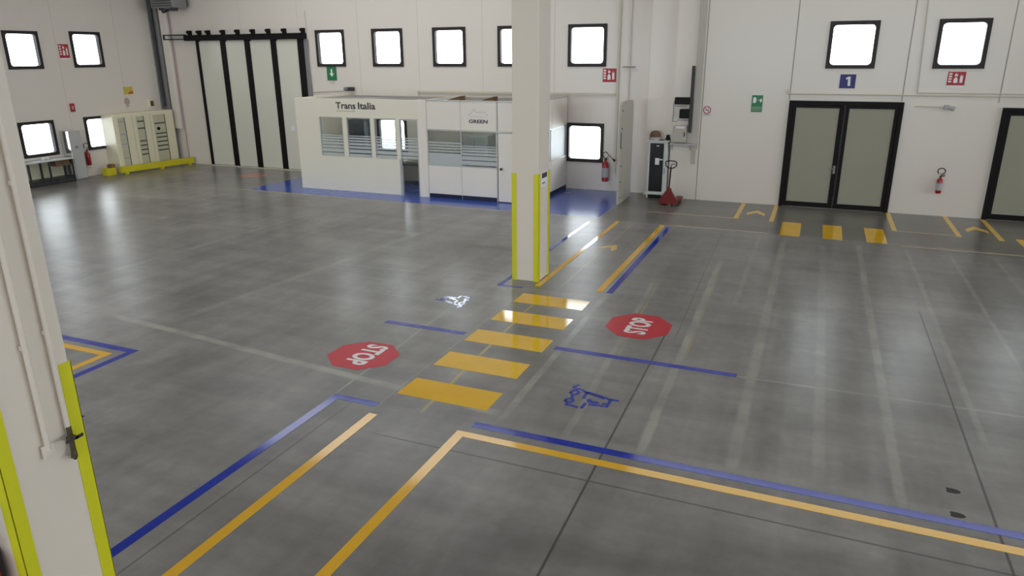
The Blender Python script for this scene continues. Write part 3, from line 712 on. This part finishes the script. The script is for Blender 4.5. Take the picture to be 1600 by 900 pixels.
# ------------------------------------------------------------------ wall services
def conduit(F, segs, rad, label, m='trunk', wv=0.02):
    mb = MB()
    for pts in segs: mb.tube([F(u, v, wv) for u, v in pts], rad)
    return tag(mb.build('wall_conduit', M[m], None, True), label, 'conduit')
mb = MB(); mb.wbox(BL, -12.35, -5.66, 2.86, 2.92, .022, .06, .004); mb.wbox(BL, -12.38, -12.32, 2.79, 2.92, .022, .06, .004)
tag(mb.build('cable_trunking', M['trunk']), 'pale horizontal cable trunking running just above the cabins', 'trunking')
mb = MB(); mb.wbox(BL, -5.64, -5.57, .55, ZC - .1, .022, .06, .004); tag(mb.build('cable_trunking', M['trunk']), 'pale vertical cable trunking right of the low corner window', 'trunking')
conduit(BL, [[(-5.28, 1.0), (-5.28, ZC - .1)]], .03, 'white vertical pipe beside the partition panel', 'wall', .04)
conduit(BR, [[(-0.85, 3.10), (-0.85, 3.0), (20, 2.98)]], .016, 'thin white conduit running above the double doors')
conduit(BR, [[(2.02, ZC - .1), (2.20, 3.06), (20, 3.06)]], .014, 'thin white conduit coming down left of the right window')
conduit(BL, [[(-16.7, 5.5), (-16.62, 2.82), (-15.1, 2.90)]], .015, 'thin conduit running to the small lamp above the cabin')
def spot(F, u, v, ln, label):
    r = thing('wall_lamp', label, 'lamp', F(u, v, 0))
    mb = MB(); mb.tube([F(u - ln, v + .02, .02), F(u - .08, v, .02)], .013); mb.build('feed_pipe', M['trunk'], r, True)
    mb = MB(); mb.wbox(F, u - .09, u + .03, v - .05, v + .06, 0, .09, .01); mb.cyl(F(u, v, .05), F(u + .13, v - .03, .10), .045, .06); mb.build('lamp_head', M['signgrey'], r)
spot(BR, 2.92, 2.72, 0.72, 'small grey wall lamp on a feed pipe right of the numbered door')
r = thing('wall_lamp', 'small dark spotlight on the wall above the cabin lettering', 'lamp', BL(-14.98, 2.85, 0))
mb = MB(); mb.wbox(BL, -15.25, -15.17, 2.88, 3.0, 0, .14, .01); mb.cyl(BL(-15.2, 2.94, .10), BL(-15.0, 2.95, .12), .02); mb.build('bracket', M['metalgrey'], r)
mb = MB(); mb.wbox(BL, -15.05, -14.85, 2.88, 3.01, .04, .20, .015); mb.build('lamp_head', M['darksteel'], r)
sb_ = MB(); sb_.wbox(BL, -5.46, -5.10, 3.66, 3.69, .02, .10, .004); tag(sb_.build('wall_bracket', M['metalgrey']), 'small dark metal bracket high beside the vertical pipe', 'bracket')

# grey steel column and duct in the left corner
r = thing('steel_column', 'dark grey steel column in the far left corner of the hall', 'column', (-23.62, 21.2, 0), kind='thing')
mb = MB(); mb.box(-23.79, -23.74, 21.27, 21.47, 0, ZC); mb.box(-23.41, -23.36, 21.27, 21.47, 0, ZC); mb.box(-23.74, -23.41, 21.36, 21.40, 0, ZC); mb.build('beam_profile', M['metalgrey'], r)
mb = MB(); mb.cyl((-23.62, 21.31, 2.2), (-23.62, 21.31, ZC), .035); mb.build('downpipe', M['darksteel'], r, True)
r = thing('cable_duct', 'wide white duct ending above the floor right of the dark column', 'duct', BL(-23.15, 1.36, 0))
MB().wbox(BL, -23.31, -22.98, 1.36, ZC - .05, .022, .16, .015).build('duct', M['wall'], r)
conduit(BL, [[(-22.92, .1), (-22.92, ZC - .1)]], .02, 'thin brownish pipe right of the wide white duct', 'signpink', .03)
r = thing('unit_heater', 'grey heater unit hanging high in the left corner', 'heater', (-22.32, 20.9, 5.6))
MB().box(-22.87, -21.77, 20.65, 21.3, 5.72, 6.4, .03).build('casing', M['metalgrey'], r)
mb = MB()
for k in range(7): mb.box(-22.77, -21.87, 20.60, 20.66, 5.78 + k * .085, 5.80 + k * .085)
mb.build('louvre', M['darksteel'], r)
MB().cyl((-22.02, 20.9, 5.62), (-22.02, 20.9, 5.73), .14).build('burner_outlet', M['darksteel'], r, True)
mb = MB(); mb.cyl((-22.62, 20.9, 5.66), (-22.62, 20.9, 5.73), .10); mb.tube([(-22.62, 20.9, 5.68), (-22.78, 21.1, 5.6), (-22.82, 21.4, 5.7)], .04); mb.build('pipe_fitting', M['darksteel'], r, True)
for x in (-22.72, -21.98): MB().box(x, x + .06, 21.28, 21.475, 5.8, 6.3).build('wall_bracket', M['darksteel'], r)

# ------------------------------------------------------------------ office cabins
YC = 18.55
CF = W('y', YC)
FILM = [(1.10, 1.17), (1.20, 1.30), (1.33, 1.40), (1.43, 1.50), (1.53, 1.58), (1.61, 1.66), (1.69, 1.72)]
def film(F, a, b, v0, parent, k=1.0):
    mb = MB()
    for c, d in FILM: mb.wbox(F, a, b, c * k + (v0 - 1.08), d * k + (v0 - 1.08), .006, .008)
    mb.build('frosted_stripes', M['frost'], parent)
r = thing('office_cabin', 'cream office cabin with dark lettering over a row of windows', 'office cabin', (-12.9, 20.0, 0))
T = -.06
MB().wbox(CF, -15.1, -11.42, .0, 1.08, T, 0).build('lower_wall', M['cabin'], r)
MB().wbox(CF, -15.1, -10.75, 2.26, 2.80, T, 0).build('fascia', M['cabin'], r)
MB().wbox(CF, -15.1, -14.22, 1.08, 2.26, T, 0).build('wall_panel', M['cabin'], r)
for a, b in ((-13.37, -13.22), (-12.37, -12.24), (-11.50, -11.37)):
    MB().wbox(CF, a, b, 1.08, 2.26, T, .004).build('mullion', M['cabin'], r)
for a, b in ((-14.22, -13.37), (-13.22, -12.37), (-12.24, -11.50)):
    mb = MB(); e = .022
    mb.wbox(CF, a, a + e, 1.08, 2.26, T, .008); mb.wbox(CF, b - e, b, 1.08, 2.26, T, .008); mb.wbox(CF, a + e, b - e, 1.08, 1.08 + e, T, .008); mb.wbox(CF, a + e, b - e, 2.26 - e, 2.26, T, .008)
    wf = mb.build('window_frame', M['alu'], r)
    p_ = MB().wbox(CF, a + e, b - e, 1.08 + e, 2.26 - e, -.03, -.024).build('pane', M['cabglass'], r)
    film(W('y', YC + .024), a + e, b - e, 1.08, p_)
mb = MB(); mb.wbox(CF, -11.42, -11.37, 0, 1.08, T, .004); mb.wbox(CF, -11.37, -11.34, 0, 2.26, T, .006); mb.wbox(CF, -10.79, -10.75, 0, 2.26, T, .006); mb.wbox(CF, -11.34, -10.79, 2.22, 2.26, T, .006)
mb.build('door_frame', M['alu'], r)
dl = MB().wbox(CF, -11.34, -10.79, .96, 2.22, -.035, -.027).build('glass_door', M['cabglass'], r)
film(W('y', YC + .027), -11.34, -10.79, 1.08, dl)
mb = MB(); mb.wbox(CF, -11.34, -10.79, .90, .96, -.045, -.015); mb.build('door_rail', M['darksteel'], dl)
MB().box(-15.1, -15.04, YC + .06, YL, 0, 2.80).build('side_wall', M['cabin'], r)
MB().box(-15.04, -10.76, YC + .06, YL - .02, 2.70, 2.74).build('roof', M['opal'], r)
MB().text('Trans', lambda x, y, z: CF(-13.57 + x, 2.505 + y, z), .71, .195, .004, 0.022).build('lettering', M['ink'], r)
MB().text('Italia', lambda x, y, z: CF(-12.77 + x, 2.505 + y, z), .61, .20, .004, 0.022).build('lettering', M['ink'], r)
mb = MB(); x = -13.55
while x < -12.9:
    wd = random.choice((.03, .045, .02)); mb.wbox(CF, x, x + wd, 2.425, 2.425 + random.choice((.025, .035)), 0, .003); x += wd + .012
mb.build('small_print', M['greenink'], r)
# cabin joint post and second cabin
g = thing('office_cabin', 'white panelled office cabin with small GREEN lettering behind the pillar', 'office cabin', (-8.9, 20.0, 0))
mb = MB(); mb.wbox(CF, -10.74, -10.62, 0, 2.82, T, .03, .004); mb.wbox(CF, -10.62, -10.46, 0, 2.80, T, .005); mb.build('corner_post', M['cabin2'], g)
MB().box(-10.66, -10.60, YC + .06, YL, 0, 2.80).build('partition_wall', M['cabin2'], g)
def panel(a, b, c, d, m='cabin2', F=CF, nm='wall_panel'):
    return MB().wbox(F, a + .008, b - .008, c + .008, d - .008, T, 0, .003).build(nm, M[m], g)
us_ = [-10.45, -9.36, -8.245]
for a, b in zip(us_, us_[1:]):
    panel(a, b, .12, .97); panel(a, b, 1.99, 2.80)
    mb = MB(); mb.wbox(CF, a + .008, b - .008, .0, .115, T, -.005); mb.build('skirting', M['navy'], g)
panel(-8.21, -7.16, 1.99, 2.80)
dr = panel(-8.205, -7.22, .02, 1.96, nm='cabin_door')
mb = MB(); mb.lathe((0, 0, 0), [(.02, 0), (.02, .04), (.035, .045), (.035, .08), (.02, .09)]); bm_ = mb.bm
bmesh.ops.transform(bm_, matrix=Matrix.Translation(CF(-8.09, .965, 0)) @ Matrix.Rotation(PI / 2, 4, 'X'), verts=bm_.verts[:]); mb.build('door_knob', M['darksteel'], dr, True)
mb = MB()
for u in us_: mb.wbox(CF, u - .02, u + .02, 0, 2.82, T - .01, -.012)
mb.wbox(CF, -10.46, -7.15, 1.965, 2.005, T - .01, .006); mb.wbox(CF, -10.46, -8.24, .955, .985, T - .01, .004); mb.wbox(CF, -10.46, -7.13, 2.795, 2.82, T - .01, .01)
mb.wbox(CF, -7.22, -7.16, 0, 2.8, T - .01, -.004)
mb.build('frame_profile', M['alu'], g)
p1 = MB().wbox(CF, -10.43, -9.38, .985, 1.965, -.035, -.028).build('pane', M['cabglass'], g)
MB().wbox(CF, -10.43, -9.38, .985, 1.32, -.026, -.024).build('frosted_film', M['frost'], p1)
mb = MB()
for c in (1.36, 1.44, 1.52, 1.60): mb.wbox(CF, -10.43, -9.38, c, c + .04, -.026, -.024)
mb.build('frosted_stripes', M['frost'], p1)
p2 = MB().wbox(CF, -9.34, -8.265, .985, 1.965, -.035, -.028).build('pane', M['cabglass'], g)
mb = MB()
for c, d in ((1.02, 1.14), (1.165, 1.27), (1.295, 1.36), (1.385, 1.44), (1.465, 1.51), (1.54, 1.57)): mb.wbox(CF, -9.34, -8.265, c, d, -.026, -.024)
mb.build('frosted_stripes', M['frost'], p2)
MB().text('GREEN', lambda x, y, z: CF(-9.09 + x, 2.205 + y, z), .58, .10, .003, 0.03).build('lettering', M['ink'], g)
mb = MB(); L0 = [(-9.12, 2.40), (-9.02, 2.47), (-8.93, 2.60), (-8.86, 2.50), (-8.70, 2.51), (-8.56, 2.49), (-8.50, 2.40)]
mb.wstroke(CF, L0, .016, 0, .003); mb.wstroke(CF, [(-9.05, 2.38), (-8.56, 2.38)], .012, 0, .003); mb.build('emblem', M['paleink'], g)
# right side of the second cabin
SF = W('x', -7.15)
for a, b in ((18.62, 20.06), (20.06, 21.48)):
    MB().wbox(SF, a + .008, b - .008, .12, 1.02, T, 0, .003).build('side_panel', M['cabin2'], g)
    MB().wbox(SF, a + .008, b - .008, 1.98, 2.80, T, 0, .003).build('side_panel', M['cabin2'], g)
    MB().wbox(SF, a + .02, b - .02, 1.05, 1.95, -.03, -.022).build('side_pane', M['frostfull'], g)
    MB().wbox(SF, a + .008, b - .008, .0, .115, T, -.005).build('skirting', M['navy'], g)
mb = MB()
for u in (18.60, 20.06, 21.47): mb.wbox(SF, u - .02, u + .02, 0, 2.82, T - .005, -.006)
mb.wbox(SF, 18.62, 21.49, 1.025, 1.05, T, .003); mb.wbox(SF, 18.62, 21.49, 1.95, 1.975, T, .003); mb.wbox(SF, 18.62, 21.49, 2.795, 2.82, T, .008); mb.build('frame_profile', M['alu'], g)
MB().box(-10.60, -7.22, YC + .06, YL - .02, 2.70, 2.74).build('roof', M['opal'], g)
for (x0, x1, y0, l) in ((-10.3, -9.73, 19.3, 'long brown board standing for the shaded cabin interior, left one'), (-9.2, -8.68, 19.3, 'brown board standing for the shaded cabin interior behind the lettering'), (-8.2, -7.7, 19.3, 'brown board standing for the shaded cabin interior next to the pillar')):
    mb = MB(); mb.wpoly(W('y', y0), [(x0, 2.742), (x1, 2.742), (x1, 2.89)], -.35, 0); tag(mb.build('shade_wedge', M['brown']), l, 'wedge', 'wedges for the shaded cabin interior')  # brown wedge stands in for shaded interior surfaces above the cabin front
# furniture seen through the cabin glass
r = thing('desk', 'grey desk behind the glass door of the lettered cabin', 'desk', (-12.0, 20.6, 0))
MB().box(-13.3, -11.3, 20.2, 21.1, .72, .76, .006).build('desk_top', M['desk'], r)
MB().box(-13.25, -11.35, 20.28, 20.31, .12, .72).build('front_panel', M['desk'], r)
for x in (-13.25, -11.41): MB().box(x, x + .06, 20.3, 21.05, .004, .72).build('leg', M['metalgrey'], r)
r = thing('office_cabinet', 'dark blue cabinet inside the lettered cabin at its left end', 'cabinet', (-14.55, 21.1, 0))
MB().box(-15.0, -14.2, 20.9, 21.45, .004, 1.95, .01).build('body', M['navycloth'], r)
for a, b in ((-14.98, -14.61), (-14.59, -14.22)): MB().box(a, b, 20.88, 20.90, .06, 1.92, .004).build('door', M['navycloth'], r)
r = thing('office_cabinet', 'pale cabinet inside the white panelled cabin behind the glass', 'cabinet', (-10.2, 21.1, 0))
MB().box(-10.55, -9.6, 20.95, 21.45, .004, 1.6, .01).build('body', M['rackwhite'], r)
for a, b in ((-10.53, -10.09), (-10.06, -9.62)): MB().box(a, b, 20.93, 20.95, .06, 1.57, .004).build('door', M['rackwhite'], r)

# ------------------------------------------------------------------ partition panel and the electrics corner
r = thing('partition_panel', 'tall beige panel edge with bolts beside the blue floored corner', 'panel', (-4.93, 20.0, 0))
PF = W('x', -4.94)
arc = [(20.62 + .24 * math.cos(t) * 1.0, 2.58 + .22 * math.sin(t)) for t in [PI / 2 * k / 8 for k in range(9)]]
MB().wpoly(PF, [(19.46, 0), (20.86, 0)] + arc + [(19.60, 2.80), (19.46, 2.72)], -.05, .0).build('sheet', M['beige'], r)
for v in (.17, .62, 1.06, 1.55, 2.08, 2.56): MB().cyl(PF(19.60, v, 0), PF(19.60, v, .015), .022).build('bolt', M['darksteel'], r)
MB().wbox(PF, 19.465, 19.51, 1.57, 1.99, .0, .015, .003).build('handle', M['darksteel'], r)
sb(MB().box(-4.62, -3.86, 21.18, YL, 0, ZC, .01), 'wall_pilaster', M['wall'])
r = thing('rack_cabinet', 'narrow white cabinet with smoked glass door by the wall recess', 'cabinet', (-4.18, 21.0, 0))
mb = MB(); x0, x1, yf, yb = -4.45, -3.90, 20.80, 21.16
mb.box(x0, x0 + .06, yf, yb, .0, 1.63, .006); mb.box(x1 - .10, x1, yf, yb, .0, 1.63, .006); mb.box(x0 + .06, x1 - .10, yb - .03, yb, .0, 1.63); mb.box(x0 + .06, x1 - .10, yf, yb, 1.59, 1.63); mb.box(x0 + .06, x1 - .10, yf, yb, .10, .20, .004)
mb.build('casing', M['rackwhite'], r)
MB().box(x0 - .05, x1 + .04, yf - .06, yb, 1.635, 1.67, .006).build('top', M['rackwhite'], r)
MB().box(x0 - .03, x1 + .02, yf - .06, yf - .005, .12, .20, .006).build('ledge', M['rackwhite'], r)
MB().box(x0 + .06, x1 - .10, yf + .02, yb - .04, .0, .095).build('plinth', M['rubber'], r)
dg_ = MB().box(x0 + .062, x1 - .102, yf - .004, yf + .012, .205, 1.585, .003).build('glass_door', M['darkglass'], r)
MB().box(x0 + .22, x0 + .34, yf - .008, yf - .004, .98, 1.17).build('door_label', M['paper'], dg_)
mb = MB(); mb.box(x0 + .35, x0 + .44, yf - .01, yf - .004, 1.11, 1.15); mb.box(x0 + .24, x0 + .32, yf - .01, yf - .004, 1.50, 1.53); mb.build('hinge_clip', M['rackwhite'], dg_)
MB().box(x1 - .06, x1 - .04, yf - .02, yf - .002, .72, .90, .004).build('handle', M['metalgrey'], r)
r = thing('cap', 'brown cap lying on top of the narrow white cabinet', 'cap', (-4.30, 20.97, 1.67))
mb = MB(); mb.lathe((-4.30, 20.97, 1.75), [(.15, .0), (.16, .05), (.13, .13), (.07, .17), (.0, .18)]); mb.build('crown', M['brown'], r, True)
mb = MB(); mb.lathe((-4.30, 20.97, 1.67), [(.17, 0), (.17, .08)]); mb.build('headband', M['signgrey'], r, True)
mb = MB(); mb.wpoly(FL, [(-4.20, 20.85), (-4.05, 20.80), (-4.02, 20.86), (-4.08, 20.98), (-4.17, 20.99)], 1.67, 1.685); mb.build('peak', M['darksteel'], r)
r = thing('desk_phone', 'small black device on top of the narrow white cabinet', 'device', (-3.94, 20.98, 1.67))
MB().box(-4.0, -3.87, 20.92, 21.04, 1.67, 1.74, .015).build('base', M['rubber'], r)
mb = MB(); mb.box(-3.985, -3.885, 20.95, 21.0, 1.74, 1.82, .015); mb.build('handset', M['rubber'], r)

def wallbox(name, u0, u1, v0, v1, d, m, label, cat, F=BR, w0=0.0, front=None):
    r = thing(name, label, cat, F((u0 + u1) / 2, v0, w0))
    MB().wbox(F, u0, u1, v0, v1, w0, w0 + d, .012).build('body', M[m], r)
    if front:
        MB().wbox(F, u0 + .02, u1 - .02, v0 + .02, v1 - .02, w0 + d, w0 + d + .01, .004).build('cover', M[front], r)
    return r
mb = MB(); mb.wbox(BR, -3.27, -3.10, 1.45, ZC - .1, .022, .09, .006); tag(mb.build('cable_trunking', M['beige']), 'wide beige vertical trunking between the black bar and the joint', 'trunking')
r = thing('busbar', 'long black vertical bar on the wall above the pallet jack', 'bar', BR(-3.33, 1.91, .1))
MB().wbox(BR, -3.365, -3.285, 1.91, 3.71, .09, .16, .008).build('bar', M['darksteel'], r)
mb = MB(); [mb.wbox(BR, -3.35, -3.30, z, z + .06, 0, .10) for z in (2.1, 2.8, 3.5)]; mb.build('wall_bracket', M['metalgrey'], r)
wallbox('switch_box', -3.78, -3.37, 2.68, 2.87, .18, 'rubber', 'wide black box, the upper of two beside the black bar', 'box', front='rubber')
wallbox('switch_box', -3.63, -3.37, 2.30, 2.55, .18, 'rubber', 'narrow black box, the lower of two beside the black bar', 'box', front='rubber')
conduit(BR, [[(-3.80, 2.78), (-3.83, 2.70), (-3.83, 2.2), (-3.70, 2.2)], [(-3.83, 2.62), (-3.5, 2.62)], [(-3.7, 2.24), (-3.4, 2.24)]], .012, 'thin grey cables looping round the two black boxes', 'signgrey')
r = wallbox('control_box', -3.78, -3.40, 1.63, 2.10, .16, 'beige', 'beige control box on a shelf under the black boxes', 'control box', front='beige')
MB().wbox(BR, -3.47, -3.44, 1.80, 1.93, .17, .185, .003).build('latch', M['darksteel'], r)
MB().wbox(BR, -3.70, -3.46, 2.02, 2.08, .17, .174).build('label_plate', M['paper'], r)
mb = MB(); mb.wbox(BR, -3.845, -3.10, 1.56, 1.61, 0, .22, .006); mb.wbox(BR, -3.82, -3.78, 1.40, 1.56, 0, .04); mb.wbox(BR, -3.3, -3.26, 1.40, 1.56, 0, .04)
tag(mb.build('wall_shelf', M['signgrey']), 'narrow grey wall shelf carrying the beige control box', 'shelf')
mb = MB(); mb.wbox(BR, -3.24, -3.13, 1.02, 1.42, 0, .02, .004); tag(mb.build('cover_plate', M['beige']), 'pale cover plate low on the wall right of the pallet jack', 'plate')

# pallet jack
r = thing('pallet_jack', 'dark red hand pallet jack standing before the narrow white cabinet', 'pallet jack', (-3.62, 19.98, 0))
bx, by = -3.62, 19.98
mb = MB(); mb.wpoly(W('y', by), [(bx - .27, .05), (bx + .27, .05), (bx + .25, .14), (bx + .07, .42), (bx + .03, .50), (bx - .03, .50), (bx - .07, .42), (bx - .25, .14)], .06, .17); mb.build('pump_body', M['jackred'], r)
mb = MB(); mb.cyl((bx, by + .03, .12), (bx, by + .03, .45), .055); mb.cyl((bx - .10, by + .01, .085), (bx + .10, by + .01, .085), .045); mb.box(bx - .26, bx + .26, by - .06, by + .12, .09, .15, .01); mb.build('hydraulic_pump', M['darksteel'], r, True)
for k in (-1, 1):
    q = MB(); q.cyl((bx + k * .06, by + .03, .085), (bx + k * .115, by + .03, .085), .084, seg=20); q.build('steer_wheel', M['rubber'], r, True)
ang = 0.02
for k in (-1, 1):
    q = MB(); q.box(bx + k * .20 - .08, bx + k * .20 + .08, by + .08, by + .72, .07, .13, .01, ang, (bx, by, 0)); fk = q.build('fork', M['jackred'], r)
    c = Matrix.Rotation(ang, 3, 'Z') @ Vector((k * .20, .64, 0)); q = MB(); q.cyl((bx + c.x - .05, by + c.y, .04), (bx + c.x + .05, by + c.y, .04), .04); q.build('fork_roller', M['rubber'], fk, True)
mb = MB(); mb.cyl((bx, by - .11, .40), (bx + .03, by - .13, 1.07), .022); mb.build('shaft', M['shaftred'], r, True)
lp = [(-.03, 0), (-.09, .02), (-.145, .07), (-.155, .14), (-.13, .185), (-.06, .20), (.06, .20), (.13, .185), (.155, .14), (.145, .07), (.09, .02), (.03, 0)]
mb = MB(); mb.tube([(bx + .03 + a, by - .13 - b * .1, 1.04 + b) for a, b in lp], .016, True); mb.build('handle', M['darksteel'], r, True)
mb = MB(); mb.tube([(bx + .03, by - .135, 1.07), (bx + .05, by - .145, 1.15), (bx + .14, by - .145, 1.16)], .010); mb.build('release_lever', M['darksteel'], r, True)

# ------------------------------------------------------------------ left wall furniture
r = thing('distribution_cabinet', 'row of cream switchgear cabinets with dark module strips on the left wall', 'cabinet', (-23.5, 20.0, 0))
XF = -23.2
KF = W('x', XF)
MB().box(XL, XF, 18.56, 21.24, 0.0, 2.10, .015).build('casing', M['cream'], r)

for i, (a, b) in enumerate(((18.60, 19.34), (19.36, 20.12), (20.14, 21.20))):
    d = MB().wbox(KF, a, b, .18, 2.04, 0, .03, .008).build('door', M['cream'], r)
    c0, c1 = ((18.72, 19.02), (19.50, 19.84), (20.26, 20.80))[i]
    s = MB().wbox(KF, c0, c1, .22, 1.96, .03, .036).build('module_strip', M['slot'], d)
    mb = MB()
    for v in ((.5, 1.0, 1.35, 1.8), (.55, .72, .88, 1.04, 1.5, 1.75), (.62, .78, .94, 1.10, 1.24, 1.62))[i]: mb.wbox(KF, c0 + .03, c1 - .02, v, v + .05, .036, .042)
    mb.build('breaker_row', M['moddark' if i else 'signgrey'], s)
    mb = MB(); mb.wbox(KF, c1 - .03, c1, .22, 1.96, .036, .040); mb.build('strip_edge', M['moddark'], s)
    if i == 2: q = MB(); q.cyl(KF(c0 + .16, 1.45, .036), KF(c0 + .16, 1.45, .08), .06); q.build('rotary_switch', M['rubber'], s, True)
r = thing('barrier', 'long yellow steel floor barrier before the cream cabinets', 'barrier', (-22.95, 19.9, 0))
mb = MB(); q = [(-23.10, 18.42), (-22.98, 18.42), (-22.58, 21.38), (-22.70, 21.38)]
mb.wpoly(FL, q, .06, .27); mb.build('beam', M['kerbyellow'], r)
for y in (18.6, 20.0, 21.2):
    x = -23.02 + (y - 18.42) * .135; MB().box(x - .05, x + .06, y - .06, y + .06, 0, .07).build('foot', M['kerbyellow'], r)
tag(MB().box(-23.42, -23.16, 17.95, 18.33, .0, .26, .015).build('barrier_block', M['kerbyellow']), 'short yellow barrier block at the left end of the long one', 'barrier')
r = thing('cardboard_box', 'small brown carton standing on the yellow barrier block', 'box', (-23.25, 18.22, .26))
MB().box(-23.34, -23.18, 18.12, 18.32, .26, .38, .004).build('carton', M['brown'], r)
MB().box(-23.342, -23.178, 18.20, 18.24, .262, .384).build('packing_tape', M['signorange'], r)
r = thing('wall_cabinet', 'narrow glossy grey cabinet on the left wall between two low windows', 'cabinet', (-23.55, 17.1, 0))
MB().box(XL, -23.36, 16.90, 17.36, .0, 1.66, .012).build('body', M['steelbox'], r)
d = MB().box(-23.36, -23.342, 16.93, 17.33, .05, 1.62, .005).build('door', M['greybox'], r)
mb = MB(); mb.cyl((-23.342, 17.10, 1.12), (-23.30, 17.10, 1.12), .04); mb.build('lock_knob', M['metalgrey'], d, True)
r = thing('workbench', 'grey workbench with dark lower shelf under the low left window', 'workbench', (-23.4, 16.1, 0))
MB().box(XL, -23.25, 15.2, 16.86, .76, .81, .006).build('bench_top', M['rackwhite'], r)
MB().box(XL + .03, -23.30, 15.25, 16.82, .14, .18).build('lower_shelf', M['darksteel'], r)
MB().box(XL + .01, XL + .04, 15.25, 16.82, .18, .76).build('back_panel', M['slot'], r)
for y in (15.25, 15.95, 16.78):
    for x in (XL + .05, -23.31): MB().box(x, x + .05, y, y + .05, 0, .76).build('leg', M['darksteel'], r)
MB().box(-23.33, -23.29, 15.25, 16.82, .02, .13).build('kick_plate', M['darksteel'], r)
r = thing('cardboard_box', 'dark brown carton hanging under the workbench top at its right', 'box', (-23.5, 16.5, .56))
MB().box(-23.72, -23.34, 16.25, 16.75, .56, .755, .004).build('drawer_box', M['brown'], r); MB().box(-23.34, -23.33, 16.45, 16.55, .64, .67).build('pull', M['darksteel'], r)
r = thing('tool_tray', 'small pale tray with parts on the workbench below the window', 'tray', (-23.45, 16.0, .81))
MB().box(-23.55, -23.35, 15.8, 16.2, .81, .83, .004).build('tray', M['signgrey'], r)
mb = MB(); mb.box(-23.5, -23.42, 15.9, 16.0, .83, .88, .005); mb.cyl((-23.45, 16.1, .83), (-23.45, 16.1, .91), .03); mb.build('loose_parts', M['paper'], r)
